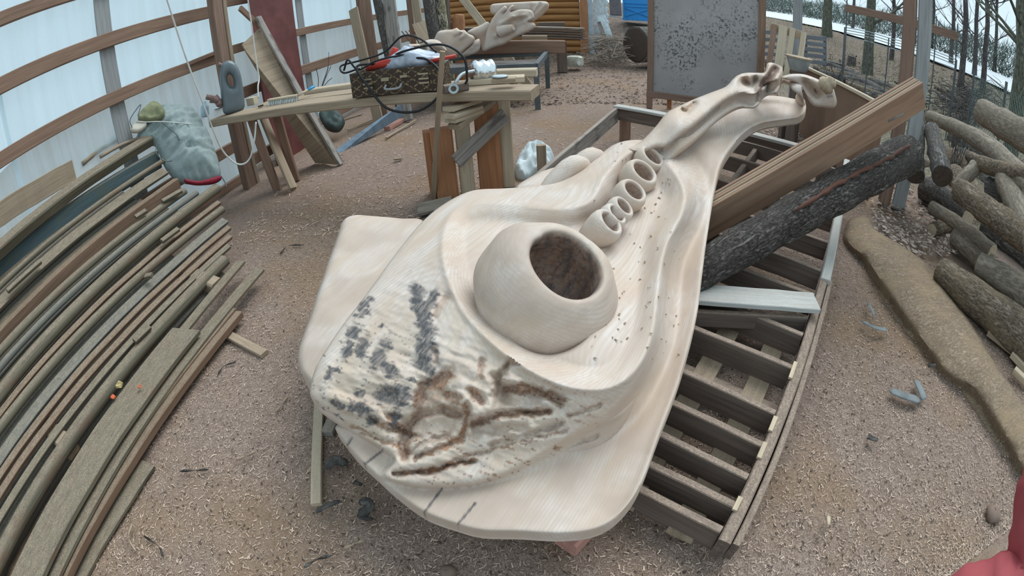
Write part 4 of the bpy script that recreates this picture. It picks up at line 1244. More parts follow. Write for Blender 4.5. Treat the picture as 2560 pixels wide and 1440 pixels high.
tag(mb.build('red_tool', M['redp'], smooth=True), 'short red tool handle lying in the middle of the case', 'handle')
def cable(name, pts, r, lab, m=None):
    mb = MB(); add_tube(mb, smooth_path(pts, 8), r, 7); return tag(mb.build(name, m or M['black'], smooth=True), lab, 'cable', 'black cables of the tool case')
cable('power_cable', [cpt(.25, .1, CH+.05), cpt(.10, -.03, CH+.06), cpt(.20, -.06, .10), cpt(.36, -.08, -.10), cpt(.62, -.09, -.14), cpt(.82, -.08, -.02), cpt(.84, -.05, .14), cpt(.70, .02, CH+.05), cpt(.5, .1, CH+.06)], .011, 'black cable hanging in a big loop before the case')
cable('power_cable', [cpt(.05, .1, CH+.03), cpt(-.05, .0, CH+.02), cpt(-.10, .05, CH+.08), cpt(.08, .08, CH+.10), cpt(.3, .1, CH+.14), cpt(.5, .06, CH+.26), cpt(.66, .04, CH+.22), cpt(.80, .0, CH+.10)], .009, 'black cable arching over the left of the case')
cable('power_cable', [cpt(.3, .15, CH+.08), cpt(.55, .02, CH+.14), cpt(.85, -.01, CH+.16), cpt(1.02, -.03, CH+.05), cpt(1.04, -.04, .10), cpt(1.02, -.03, .05)], .010, 'black cable with plug hanging at the middle of the case')
cable('power_cable', [cpt(-.06, .02, CH+.04), cpt(.02, -.02, CH+.13), cpt(.10, -.01, CH+.03), cpt(.25, .02, CH+.08), cpt(.45, .05, CH+.10), cpt(.60, .1, CH+.09)], .009, 'short black cable bunched at the left corner of the case')
# plane, foil tin and boards at the right end
pl = empty('hand_plane', P(1140, 222, BZ), 'wooden hand plane with grey fittings on the bench', 'hand plane')
A, B = P(1108, 224, BZ+.035), P(1168, 214, BZ+.035)
add_board(MB(), A, B, .07, .07, n=1).build('plane_body', M['greydark'], pl)
mb = MB(); add_tube(mb, smooth_path([A+(B-A)*.5+Vector((0, 0, .03)), A+(B-A)*.8+Vector((0, .05, .09)), B+Vector((.06, .1, .10))], 4), .014, 8); mb.build('lever', M['galv'], pl, smooth=True)
mb = MB(); ring = A+(B-A)*.45+Vector((0, -.045, .0)); add_lathe(mb, [(.022, 0), (.04, 0), (.04, .012), (.022, .012)], ring, Vector((0, -1, .2)), 16, closed=True); mb.build('ring', M['galv'], pl)
foil = plain('wrinkled_foil', (.72, .76, .78), .22, .95, .1, 18, .9)
ft = empty('foil_tin', P(1200, 205, BZ), 'tin wrapped in wrinkled silver foil lying on the bench boards', 'tin')
fa, fb = PH(1178, 180, bd_of(1200, 222)+.25), PH(1236, 176, bd_of(1200, 222)+.30)
mb = MB(); n_ = 9; add_tube(mb, [fa+(fb-fa)*(i/n_) for i in range(n_+1)], [.06]+[.095+.008*math.sin(i*2.1) for i in range(n_-1)]+[.07], 18, lump=.05); mb.build('foil_wrap', foil, ft, smooth=True)
mb = MB(); add_tube(mb, [fa-(fb-fa)*.06, fa], [.05, .065], 16); mb.build('tin_end', plain('rusty_tin', (.22, .13, .10), .6), ft, smooth=True)
def on_bench(name, a, b_, w_, t_, mk, lab, z=.0):
    return board(name, P(*a, BZ+z), P(*b_, BZ+z), w_, t_, M[mk], None, lab, 'board', anchor='b', n=2)
on_bench('board_offcut', (1166, 212), (1312, 203), .16, .05, 'pale', 'pale thick board lying before the foil tin on the bench')
on_bench('board_offcut', (1180, 196), (1343, 190), .13, .07, 'pale', 'longest pale board at the right end of the bench', .01)
on_bench('board_offcut', (1230, 205), (1290, 202), .10, .03, 'plank', 'small brown offcut between the pale boards', .05)
mb = MB(); add_lathe(mb, [(.01, 0), (.06, 0), (.065, .012), (.05, .016), (.01, .010)], P(1250, 193, BZ+.085), Vector((0, 0, 1)), 16)
tag(mb.build('tin_lid', M['galv'], smooth=True), 'round tin lid lying on the pale board by the foil tin', 'lid')

# ---- steel table with boards and the carved hands
stt = empty('steel_table', Vector((-.3, 8.0, 0)), 'grey angle-steel table frame behind the plank bench', 'table')
TZ = .67
q1, q2_ = P(1345, 274, 0), P(1370, 220, 0)
q3, q4 = q1+(q1-q2_).cross(Vector((0, 0, -1))).normalized()*2.1, q2_+(q1-q2_).cross(Vector((0, 0, -1))).normalized()*2.1
if q3.x > q1.x: q3, q4 = q1*2-q3, q2_*2-q4
for p in (q1, q2_, q3, q4):
    add_board(MB(), Vector((p.x, p.y, -.03)), Vector((p.x, p.y, TZ)), .08, .05, up=Vector((0, -1, 0)), ch=.004).build('leg', M['steel'], stt)
for a, b_ in ((q1, q3), (q2_, q4), (q1, q2_), (q3, q4)):
    add_board(MB(), a+Vector((0, 0, TZ)), b_+Vector((0, 0, TZ)), .07, .10, ch=.004).build('rail', M['steel'], stt)
add_board(MB(), (q1+q2_)/2+Vector((0, 0, TZ-.08)), (q3+q4)/2+Vector((0, 0, TZ-.08)), 1.2, .02, ch=.004).build('shelf', plain('rusty_steel', (.16, .14, .13), .6, .2, .4, 4), stt)
b9 = 9.15
def hb(name, a, b_, hd, w_, t_, mk, lab, cat='board', group=None):
    return board(name, PH(*a, hd), PH(*b_, hd), w_, t_, M[mk], None, lab, cat, group, n=2)
hb('thick_plank', (1150, 122), (1412, 117), 9.2, .16, .25, 'beam', 'long thick brown plank on edge across the steel table', 'plank')
hb('thick_plank', (1305, 95), (1368, 95), 9.35, .14, .10, 'plank', 'short board lying on the thick brown plank', 'plank')
for i in range(5):
    hb('stacked_board', (1066, 76+5.2*i), (1460, 72+6.2*i), 11.2, .30, .036, 'grey' if i == 0 else 'greydark', ['topmost pale-edged board', 'second board from the top', 'middle board', 'second board from the bottom', 'lowest board'][i]+' in the dark stack before the log hut', 'board', 'stack of boards before the log hut')
hb('thick_plank', (1345, 63), (1412, 62), 11.6, .12, .14, 'greydark', 'short dark block of board on the stack before the hut', 'plank')
for k, (px, top) in enumerate(((1130, 76), (1300, 72), (1405, 72))):
    f = PH(px, 150, 11.25); f.z = 0
    h_ = PH(px, 104, 11.2).z
    board('support_block', f, Vector((f.x, f.y, max(.1, h_-.01))), .2, .25, M['greydark'], None, ['left', 'middle', 'right'][k]+' dark block carrying the stack of boards', 'block', 'blocks under the stack of boards')
# far carving
fc = empty('leaf_carving', PH(1250, 130, 8.6), 'pale carved wood relief of folded leaf shapes lying on the steel table', 'carving')
def carve_far(name, ol, d0, hf, lab=None, edge=.06, px=7, thick=.12):
    mb, qq, _ = depth_relief(ol, 4.0, lambda q: d0-hf(q), thick, edge=edge, edge_px=px)
    gtrunk(mb).build(name, M['carve'], fc, smooth=True, angle=70)
gs = lambda q, pl, s: np.exp(-(seg_dist(q, pl)[0]/s)**2)
carve_far('leaf_fan', [(1228, 12), (1250, 8), (1300, 5), (1345, 3), (1368, 5), (1372, 18), (1362, 32), (1345, 46), (1325, 55), (1290, 30), (1240, 38), (1226, 28)], 8.75,
          lambda q: .05*gs(q, [(1330, 45), (1368, 8)], 4)+.05*gs(q, [(1322, 45), (1350, 5)], 4)+.05*gs(q, [(1318, 40), (1328, 5)], 4))
carve_far('big_leaf', [(1208, 128), (1212, 105), (1218, 75), (1230, 48), (1245, 28), (1262, 14), (1268, 22), (1260, 32), (1280, 12), (1286, 14), (1275, 30), (1300, 24), (1328, 26), (1336, 45), (1320, 54), (1336, 58), (1338, 68), (1320, 80), (1300, 88), (1285, 95), (1262, 110), (1235, 118)], 8.5,
          lambda q: -.10*gs(q, [(1255, 78), (1275, 72), (1300, 50)], 11)+.06*gs(q, [(1240, 90), (1250, 60), (1280, 42), (1315, 38)], 5)+.06*gs(q, [(1285, 62), (1325, 48)], 5))
mb = MB(); add_tube(mb, [PH(1250, 78, 8.52), PH(1284, 68, 8.40)], [.12, .055], 14); gtrunk(mb).build('bud', M['carve'], fc, smooth=True, angle=60)
carve_far('stem_leaf', [(1168, 80), (1200, 64), (1222, 56), (1228, 90), (1210, 128), (1200, 108), (1185, 92)], 8.8, lambda q: .05*gs(q, [(1185, 85), (1222, 70)], 12))
carve_far('hand_leaf', [(1085, 98), (1095, 80), (1110, 76), (1132, 74), (1142, 70), (1150, 76), (1162, 76), (1170, 84), (1185, 92), (1185, 104), (1165, 122), (1145, 138), (1110, 146), (1085, 140), (1075, 120)], 8.2,
          lambda q: .05*gs(q, [(1138, 86), (1150, 77)], 4)+.05*gs(q, [(1152, 95), (1165, 84)], 4)-.04*gs(q, [(1145, 90), (1158, 80)], 3)+.07*gs(q, [(1125, 105), (1120, 120)], 22))
carve_far('under_leaf', [(1145, 138), (1165, 122), (1185, 104), (1198, 98), (1201, 110), (1196, 128), (1170, 140), (1140, 145)], 8.3, lambda q: .04*gs(q, [(1150, 140), (1192, 108)], 5))
carve_far('brim_leaf', [(1012, 118), (1022, 112), (1055, 110), (1062, 103), (1078, 99), (1098, 103), (1112, 118), (1118, 127), (1105, 129), (1085, 121), (1060, 115), (1035, 119)], 7.9, lambda q: .05*gs(q, [(1065, 108), (1100, 115)], 7))

# ---- odd boards and logs leaning at the back
GB = 'boards and poles leaning at the back of the yard'
def lean(a, b_, hd0, hd1, w_, t_, mk, lab, name='leaning_board', cat='board'):
    top = PH(*a, hd1); bot = PH(*b_, hd0)
    d = (bot-top); k = (top.z-0.0)/max(.05, top.z-bot.z)
    foot = top+d*k
    up2 = (top-foot).normalized(); top2 = top+up2*(.6 if a[1] <= 2 else .0)
    return board(name, foot, top2, w_, t_, M[mk], None, lab, cat, GB, up=Vector((-.3, -1, 0)), n=3)
M['birch'] = bark('birch_bark', (.04, .035, .03), (.42, .38, .28), (.66, .66, .62), 5, .5, .01, (.40, .34, .16))
lean((883, 22), (915, 170), 7.6, 8.0, .17, .03, 'plank', 'brown plank with a slanted top leaning leftmost at the back')
lean((912, 0), (935, 165), 8.0, 8.3, .20, .03, 'beam', 'wide brown board leaning second from the left at the back')
lean((943, 0), (972, 140), 8.0, 8.4, .14, .06, 'barkgrey', 'bark-edged dark slab leaning at the back')
lean((972, 0), (988, 120), 7.9, 8.3, .23, .05, 'grey', 'grey half-round slab leaning behind the tool case')
lean((1038, 0), (1048, 62), 9.6, 9.8, .16, .05, 'plank', 'tan upright board behind the small plywood square')
lean((1022, 0), (1030, 70), 9.8, 9.9, .10, .05, 'beam', 'brown upright stud next to the tan upright board')
slab4('plywood_square', [PH(1030, 62, 9.2), PH(1062, 52, 9.3), PH(1072, 98, 9.1), PH(1048, 108, 9.0)], .02, M['plank'], 'small tan plywood square leaning before the back boards', 'board')
for k in range(4):
    x = 1004+9*k
    hb('thin_board', (x, 78+k*-1), (x+32, 118-k*3), 9.25+.03*k, .05, .02, 'orange' if k % 2 else 'beam', ['leftmost', 'second', 'third', 'rightmost'][k]+' of the thin brown slats left of the plywood square', 'slat', 'thin brown slats at the back')
def pole(px0, px1, hd, r, mk, lab, name='log_pole', cat='log'):
    top = PH(*px0, hd+.1); bot = PH(*px1, hd); k = top.z/max(.05, top.z-bot.z); foot = top+(bot-top)*k
    up2 = (top-foot).normalized(); mb = MB(); n_ = 8; e_ = top+up2*.5
    add_tube(mb, [foot+(e_-foot)*(i/n_) for i in range(n_+1)], [r*(1+.06*math.sin(i*1.7)) for i in range(n_+1)], 12, lump=.05)
    return tag(mb.build(name, M[mk], smooth=True, angle=60), lab, cat, GB)
pole((1072, 10), (1082, 68), 10.2, .12, 'barkgrey', 'short dark log standing behind the small plywood square')
pole((1100, 0), (1108, 66), 10.3, .11, 'birch', 'birch log with white and black bark standing at the back')
pole((1117, 0), (1120, 64), 10.4, .06, 'greydark', 'dark narrow post right beside the birch log')
mb = MB(); rp0 = PH(1142, 34, 10.5); rp0.z = 0
add_tube(mb, smooth_path([rp0, rp0+Vector((.05, 0, .5)), rp0+Vector((-.03, .05, 1.0)), rp0+Vector((.06, 0, 1.5))], 4), [.20, .19, .17, .18, .16, .18, .2, .17, .14, .16, .15, .12, .1], 12, lump=.22)
tag(mb.build('root_stump', M['orange'], smooth=True), 'rough reddish root stump standing between birch and pale plank', 'stump', GB)
lean((1160, 0), (1205, 58), 10.2, 10.6, .17, .03, 'pale', 'pale plank with knot hole slanting before the log hut')
# sapling shoots in front of the sheet
sap = empty('sapling', PW(800, 238, -4.3), 'bare little sapling growing at the foot of the plastic wall', 'sapling')
for pts in ([(798, 240), (808, 205), (820, 170), (822, 130)], [(802, 236), (812, 200), (828, 165)], [(805, 225), (818, 205), (830, 195)], [(793, 240), (796, 200), (790, 170)]):
    mb = MB(); add_tube(mb, smooth_path([PW(x, y, -4.35) for x, y in pts], 4), [.008]*9+[.004]*(4*(len(pts)-1)+1-9) if 4*(len(pts)-1)+1 > 9 else .006, 5); mb.build('twig', M['bark'], sap)

# ---- vest hung over the pile
vm, vt, vb = newmat('grey_padded_cloth')
vn = noise(vt, gvec(vt, (6, 6, 6)), 3, 4)
vt.links.new(ramp(vt, vn, [(.3, (.20, .25, .245)), (.7, (.275, .33, .32))]), vb.inputs['Base Color'])
vb.inputs['Roughness'].default_value = .7; vb.inputs['Sheen Weight'].default_value = .2
bump(vt, vb, noise(vt, gvec(vt, (40, 40, 40)), 2, 3), .15, .004)
vest = empty('padded_vest', PS(470, 420), 'grey-green padded vest with red lining thrown over the lumber pile', 'vest')
VO = [(340, 352), (352, 318), (372, 285), (400, 268), (430, 262), (465, 262), (492, 280), (512, 315), (530, 350), (545, 395), (553, 432), (540, 448), (500, 454), (458, 452), (432, 438), (412, 412), (398, 378), (385, 358), (362, 362)]
def vest_h(q):
    d, _ = seg_dist(q, densify(VO, 8), True)
    h = .05+.13*sm(0, 55, d)
    u = (q[:, 0]*.55+q[:, 1]*.84); v = (q[:, 0]*.84-q[:, 1]*.55)
    h += (np.abs(fbm(u/13, v/60, 3)-.5)*-2+.25)*.10*sm(450, 350, q[:, 1])
    h -= .05*np.exp(-(seg_dist(q, [(470, 390), (548, 378)])[0]/5.0)**2)
    h += (fbm(q[:, 0]/30, q[:, 1]/30, 2)-.5)*.03
    for x in (470, 482, 505, 530): h -= .03*np.exp(-(seg_dist(q, [(x, 452), (x-6, 436)])[0]/4.0)**2)
    return h
mb, vq, _ = plane_relief(VO, 5, PS(470, 400), (snor*.75+Vector((.35, -.45, .2))).normalized(), vest_h, .05, edge=.06, edge_px=16)
mb.build('vest_shell', vm, vest, smooth=True)
mb, vq, _ = plane_relief([(460, 450), (500, 455), (548, 442), (554, 446), (535, 457), (495, 461), (465, 456)], 5, PS(490, 452, .05), (snor*.75+Vector((.35, -.45, .2))).normalized(), lambda q: np.full(len(q), .03), .02, edge=.01, edge_px=4)
mb.build('red_lining', plain('red_lining_cloth', (.20, .012, .025), .7), vest, smooth=True)
mb, vq, _ = plane_relief([(345, 300), (352, 282), (372, 262), (390, 258), (405, 268), (412, 285), (405, 296), (380, 300), (360, 302)], 4, PS(470, 400)+(snor*.75+Vector((.35, -.45, .2))).normalized()*.17, (snor*.75+Vector((.35, -.45, .2))).normalized(), lambda q: .04+.03*(fbm(q[:, 0]/8, q[:, 1]/8, 3))-.04*np.exp(-(seg_dist(q, [(372, 292), (392, 288)])[0]/7.0)**2), .04, edge=.03, edge_px=7)
mb.build('hood', plain('olive_fleece', (.22, .23, .13), .9, 0, .3, 8), vest, smooth=True)
mb, vq, _ = plane_relief([(325, 325), (345, 305), (362, 308), (366, 316), (345, 330)], 4, PS(470, 400)+(snor*.75+Vector((.35, -.45, .2))).normalized()*.15, (snor*.75+Vector((.35, -.45, .2))).normalized(), lambda q: np.full(len(q), .03), .02, edge=.01, edge_px=4)
mb.build('collar_lining', plain('cream_cloth', (.52, .48, .40), .9), vest, smooth=True)
vnr = (snor*.75+Vector((.35, -.45, .2))).normalized()
def PV(x, y, l=.2):
    d = ray(x, y); o = PS(470, 400)+vnr*l
    return Vector((0, 0, CAMH))+d*((o-Vector((0, 0, CAMH))).dot(vnr)/d.dot(vnr))
for k, pts in enumerate(([(330, 318), (325, 300), (340, 275), (352, 262), (345, 290)], [(340, 303), (370, 305), (400, 304), (478, 310)], [(395, 352), (390, 380), (410, 402), (430, 402)], [(405, 306), (440, 335), (448, 350)], [(553, 440), (562, 455), (567, 468)])):
    mb = MB(); add_tube(mb, smooth_path([PV(x, y, .19) for x, y in pts], 5), .006, 5); mb.build('cord', M['steel'] if k != 1 else M['rope'], vest, smooth=True)
# ropes
mb = MB(); add_tube(mb, smooth_path([PH(413, -15, 4.3), PH(440, 70, 4.4), PH(472, 165, 4.5), PH(512, 270, 4.6), PH(550, 365, 4.75), PH(580, 402, 4.8), PH(605, 411, 4.8), PH(625, 395, 4.8), PH(636, 350, 4.8), PH(640, 305, 4.8)], 6), .009, 6)
tag(mb.build('hanging_rope', M['rope'], smooth=True), 'thin pale rope hanging from above and looping under the bench', 'rope')
mb = MB(); add_tube(mb, smooth_path([PH(618, -15, 4.9), PH(630, 70, 4.9), PH(642, 160, 4.9), PH(648, 195, 4.9), PH(645, 215, 4.85), PH(646, 245, 4.8)], 6), .008, 6)
tag(mb.build('hanging_rope', M['rope'], smooth=True), 'thin pale rope hanging straight before the tan plywood strip', 'rope')
# debris under the bench
mb, cq, _ = plane_relief([(800, 290), (820, 275), (845, 282), (860, 300), (845, 325), (815, 320)], 5, P(830, 352, .05), (0, -.6, .8), lambda q: .05+.08*fbm(q[:, 0]/15, q[:, 1]/15, 3), .05, edge=.04, edge_px=9)
tag(mb.build('dark_bag', plain('dark_green_bag', (.06, .085, .08), .6, 0, .4, 8), smooth=True), 'dark green crumpled bag on the ground beneath the bench', 'bag')
for k, (a, b_, lab) in enumerate((((858, 300), (905, 285), 'thin pale stick on the ground under the bench'), ((870, 325), (955, 290), 'long thin lath on the ground under the bench'), ((968, 322), (1005, 300), 'pinkish brick-like offcut beneath the bench'), ((965, 345), (1040, 300), 'narrow dark stick right of the metal strip'), ((985, 398), (1005, 396), 'small pale chip of wood on the open ground'))):
    board('wood_offcut', P(*a, .02), P(*b_, .02), .03 if k != 2 else .10, .02 if k != 2 else .06, pk if k == 2 else M['plank'], None, lab, 'offcut')
# white cloth and stub by the frame
mb, cq, _ = plane_relief([(1288, 425), (1295, 395), (1315, 375), (1345, 370), (1375, 378), (1385, 395), (1370, 430), (1345, 450), (1305, 458), (1290, 445)], 5, P(1330, 425, .02), (0, -.3, .95), lambda q: .06+.12*fbm(q[:, 0]/26, q[:, 1]/26, 3)-.04*(np.abs(fbm(q[:, 0]/14+7, q[:, 1]/14, 2)-.5) < .04), .02, edge=.09, edge_px=14)
tag(mb.build('white_cloth', plain('dirty_white_cloth', (.50, .56, .57), .85, 0, .25, 6), smooth=True), 'crumpled pale blue-white cloth on the ground by the frame', 'cloth')
f = P(1356, 452, 0); board('wood_stub', f, Vector((f.x, f.y, PU(1356, 362, f).z)), .085, .06, M['plank'], None, 'upright wooden stub standing in front of the white cloth', 'stub')

# ================================================================== BACK RIGHT AND RIGHT SIDE
# big speckled board on an easel-like frame
def ply_mat():
    m, t, b = newmat('mould_speckled_plywood')
    v = gvec(t, (1, 1, 1))
    base = ramp(t, noise(t, v, 1.5, 3), [(.3, (.31, .29, .285)), (.7, (.39, .37, .36))])
    n1 = noise(t, v, 26, 3, .7)
    area = noise(t, v, 1.7, 4, .65, .5)
    f = mth(t, 'MULTIPLY', ramp(t, n1, [(.53, 0), (.57, 1)]), ramp(t, area, [(.43, 0), (.58, 1)]))
    c = mixc(t, mth(t, 'MULTIPLY', f, .85), base, (.045, .05, .052))
    t.links.new(c, b.inputs['Base Color']); bump(t, b, n1, .1, .004)
    return m
ea = empty('display_board', Vector((3.2, 7.0, 0)), 'big grey mould-speckled board in a wooden frame on legs', 'board')
eL, eR = P(1620, 238, .20), P(1898, 278, .20)
ed = (eR-eL).normalized(); en = Vector((ed.y, -ed.x, 0)); en = en if en.y < 0 else -en
EW = (eR-eL).length
def ept(u, z, o=0.0): return eL+ed*u+Vector((0, 0, z-.20))+en*o-en*.05*(z-.2)
slab4('panel', [ept(.05, .26, .0), ept(EW-.05, .26, .0), ept(EW-.05, 2.6, .0), ept(.05, 2.6, .0)], .02, ply_mat(), None, None, None, ea)
for o_ in [c for c in ea.children if c.name.startswith('panel')]:
    at = o_.data.attributes['g']; at.data.foreach_set('vector', np.array([tuple(v.co) for v in o_.data.vertices], dtype=np.float32).ravel())
add_board(MB(), ept(.03, -.0, .015), ept(.03, 2.65, .015), .09, .05, up=en, n=4).build('stile', M['post'], ea)
add_board(MB(), ept(EW-.03, .0, .015), ept(EW-.03, 2.65, .015), .11, .05, up=en, n=4).build('stile', M['beam'], ea)
add_board(MB(), ept(-.02, .22, .02), ept(EW+.02, .22, .02), .05, .10, n=4).build('bottom_rail', M['post'], ea)
add_board(MB(), ept(.32, .0, -.15), ept(.32, .9, -.05), .07, .05, up=en).build('leg', M['orange'], ea)
add_board(MB(), ept(EW-.3, .0, -.15), ept(EW-.3, .9, -.05), .07, .05, up=en).build('leg', M['orange'], ea)
# brown plywood sheet standing on edge, with its pale top edge
pA, pB = P(1988, 344, 0), P(2088, 378, 0)
tA = P(2006, 166, 1.02)
# sheet runs from its far left edge towards the post
tB = P(2208, 268, 1.02)
slab4('plywood_sheet', [Vector((tA.x-.02, tA.y, .0)), Vector((tB.x, tB.y, .0)), tB, tA], .03, wood('brown_film_plywood', (.26, .165, .115), (.21, .13, .09), fine=5, bstr=.1), 'brown plywood sheet standing on edge behind the leaning beam', 'board')
board('edge_batten', tA+Vector((0, 0, .01)), tB+Vector((0, 0, .01)), .07, .04, M['pale'], None, 'pale wooden strip along the top of the brown plywood sheet', 'batten', n=4, jit=.002)
for k, px in enumerate((1975, 1955)):
    f = P(px, 352-k*4, 0); board('short_post', f, f+Vector((0, 0, .42)), .11, .10, M['greydark'], None, ['dark short post at the left foot of the brown plywood sheet', 'second dark short post left of the brown plywood sheet'][k], 'post')
# leaning new pallet
pal = empty('wooden_pallet', PH(1960, 185, 7.2), 'yellow-brown wooden pallet leaning upright beside the big speckled board', 'pallet')
def PB(x, y, hd): return PH(x, y, hd)
for k, (a, b_) in enumerate((((1936, 62), (1918, 190)), ((1958, 66), (1942, 200)), ((1982, 70), (1962, 205)), ((2010, 80), (1992, 200)))):
    add_board(MB(), PH(*b_, 7.0), PH(*a, 7.35), .13 if k == 1 else .085, .03, up=Vector((-.5, -.85, .1)), n=2).build('slat', M['pale'] if k else M['beam'], pal)
add_board(MB(), PH(1925, 66, 7.40), PH(2016, 92, 7.40), .03, .13).build('cross_bar', M['end'], pal)
add_board(MB(), PH(1912, 160, 7.12), PH(2000, 180, 7.12), .03, .10).build('cross_bar', M['beam'], pal)
# grey crates behind
crm = wood('grey_crate_wood', (.22, .24, .27), (.12, .13, .15))
cr = empty('slatted_crate', PT(2040, 160), 'grey slatted crate behind the leaning pallet', 'crate')
for k in range(5):
    add_board(MB(), PH(2012, 92+15*k, 9.2), PH(2064, 98+15*k, 9.2), .03, .075).build('slat', crm, cr)
add_board(MB(), PH(2062, 90, 9.25), PH(2062, 170, 9.25), .06, .04, up=Vector((-.5, -.85, 0))).build('corner_post', crm, cr)
add_board(MB(), PH(2014, 86, 9.25), PH(2014, 168, 9.25), .06, .04, up=Vector((-.5, -.85, 0))).build('corner_post', crm, cr)
c2 = empty('slatted_crate', PH(1925, 130, 9.4), 'dark slatted crate seen through the leaning pallet', 'crate')
for k in range(5):
    add_board(MB(), PH(1905, 80+18*k, 9.3), PH(1960, 84+18*k, 9.3), .03, .07).build('slat', crm, c2)
# galvanised tub upside down with a lid board
tbk = empty('metal_tub', PH(1993, 180, 6.6), 'round grey metal tub with a board lid before the pallet', 'tub')
tc_ = PH(1995, 178, 6.6); tz = PH(1995, 145, 6.6).z
mb = MB(); add_lathe(mb, [(.10, 0), (.12, .02), (.165, tz-tc_.z-.02), (.17, tz-tc_.z), (.01, tz-tc_.z)], tc_, Vector((0, 0, 1)), 22); mb.build('tub_wall', M['galv'], tbk, smooth=True, angle=40)
mb = MB(); add_lathe(mb, [(.01, 0), (.19, 0), (.19, .02), (.01, .02)], Vector((tc_.x, tc_.y, tz)), Vector((0, 0, 1)), 22); mb.build('lid', M['plank'], tbk)
mb = MB(); add_tube(mb, [Vector((tc_.x, tc_.y, 0)), tc_], .09, 12); mb.build('foot', M['greydark'], tbk)
# portable toilet far behind
tm = plain('blue_cabin_plastic', (.035, .30, .72), .45, 0, .06, 2)
td = 17.5
tf = PH(1594, 52, td); pt = empty('portable_toilet', tf, 'bright blue plastic portable toilet far behind the log hut', 'toilet')
tdir = Vector((tf.x, tf.y, 0)).normalized(); trt = Vector((tdir.y, -tdir.x, 0))
def tpt(u, z, o=0.0): return tf+trt*u+Vector((0, 0, z))-tdir*o
def tbox(name, u0, u1, z0, z1, o0, o1, m=tm):
    mb = MB(); vs = [tpt(u, z, o) for o in (o0, o1) for u, z in ((u0, z0), (u1, z0), (u1, z1), (u0, z1))]
    mb.add(vs, [[3, 2, 1, 0], [4, 5, 6, 7], [0, 1, 5, 4], [1, 2, 6, 5], [2, 3, 7, 6], [3, 0, 4, 7]]); return mb.build(name, m, pt)
tbox('cabin_body', -.50, .50, .08, 2.2, -1.1, 0)
tbox('cabin_base', -.52, .52, 0, .08, -1.12, .03)
tbox('cabin_frame', -.46, .46, .50, .56, 0, .03); tbox('cabin_frame', -.46, .46, .62, .66, 0, .03)
for s in (-1, 1):
    tbox('cabin_frame', s*.47-.03, s*.47+.03, .08, 2.1, 0, .03)
    mb = MB(); add_board(mb, tpt(-.42*s, .16, .015), tpt(.42*s, .46, .015), .05, .04, up=Vector((0, 0, 1))); mb.build('cross_rib', tm, pt)
for k in range(5): tbox('foot_bolt', -.36+.18*k-.012, -.36+.18*k+.012, .03, .055, .03, .045, M['steel'])
gp = empty('grey_cabinet', PH(1535, 44, 16.5), 'flat grey panelled cabinet between the hut and the blue toilet', 'cabinet')
tf2 = PH(1536, 40, 16.5); mb = MB(); add_board(mb, PH(1522, 5, 16.6)+Vector((0, 0, .4)), PH(1551, 5, 16.6)+Vector((0, 0, .4)), .3, 1.75); mb.build('cabinet_body', plain('grey_panel', (.17, .165, .19), .6), gp)
mb = MB(); add_board(mb, PH(1521, 40, 16.4), PH(1551, 42, 16.4), .05, .06); mb.build('bottom_trim', M['galv'], gp)
# huge cut trunk behind the speckled board
tk = empty('cut_trunk', PH(1600, 150, 12.6), 'huge dark cut tree trunk lying behind the speckled board', 'trunk')
t0 = PH(1590, 112, 12.2); t1 = t0+Vector((2.2, 1.1, 0)); mb = MB()
n_ = 8; add_tube(mb, [t0+(t1-t0)*(i/n_) for i in range(n_+1)], [.47]+[.46]*n_, 24, lump=.03); mb.build('trunk_bark', M['barkgrey'], tk, smooth=True, angle=70)
mb = MB(); dd = (t1-t0).normalized(); add_tube(mb, [t0-dd*.02, t0+dd*.01], [.42, .45], 24); mb.build('cut_face', M['cutdark'], tk)
# white jerry can on the ground
jc = empty('white_canister', P(1437, 168, 0), 'dirty white plastic canister lying on the ground before the log hut', 'canister')
jp = PH(1436, 153, 11.6); mb = MB()
for i in range(9):
    u = i/8-.5; r = .165*(1-.25*(2*abs(u))**4)
    for j in range(16):
        a = 2*math.pi*j/16; ca, sa = math.cos(a), math.sin(a)
        k_ = 1/max(abs(ca), abs(sa))**.55
        mb.v.append(jp+Vector((u*.36, -u*.12, 0))+Vector((.05*ca*k_, r*ca*k_, r*sa*k_*.85)))
mb.f = [[i*16+j, i*16+(j+1) % 16, (i+1)*16+(j+1) % 16, (i+1)*16+j] for i in range(8) for j in range(16)]+[list(range(16))[::-1], list(range(128, 144))]
mb.g = list(mb.v); mb.build('canister_body', plain('dirty_white_plastic', (.50, .50, .42), .5, 0, .3, 8), jc, smooth=True, angle=50)
mb = MB(); add_tube(mb, [jp+Vector((.06, -.19, -.03)), jp+Vector((.07, -.23, -.03))], .045, 14); mb.build('screw_cap', plain('white_cap', (.7, .72, .7), .5), jc)
# white painted board and branches by the hut corner
board('painted_board', PH(1530, 118, 13.2), PH(1503, 40, 13.5), .22, .03, whitem, None, 'peeling white board leaning at the corner of the log hut', 'board', up=Vector((-.3, -1, 0)), n=2)
board('painted_board', PH(1518, 110, 13.1), PH(1497, 55, 13.3), .10, .05, M['grey'], None, 'narrow grey board leaning beside the peeling white one', 'board', up=Vector((-.3, -1, 0)))
bp = tag(MB().add([Vector((0, 0, 0))], []).build('x', M['grey']), None) if False else None
mb = MB()
for i in range(150):
    a = PH(rnd.uniform(1485, 1570), rnd.uniform(95, 160), 12.4+rnd.uniform(-.5, .8)); d = Vector((rnd.uniform(-1, 1), rnd.uniform(-.6, .6), rnd.uniform(-.25, .35)))*rnd.uniform(.25, .6)
    a.z = max(.05, a.z)
    add_tube(mb, [a-d, a+Vector((0, 0, .04)), a+d], [.012, .010, .005], 4)
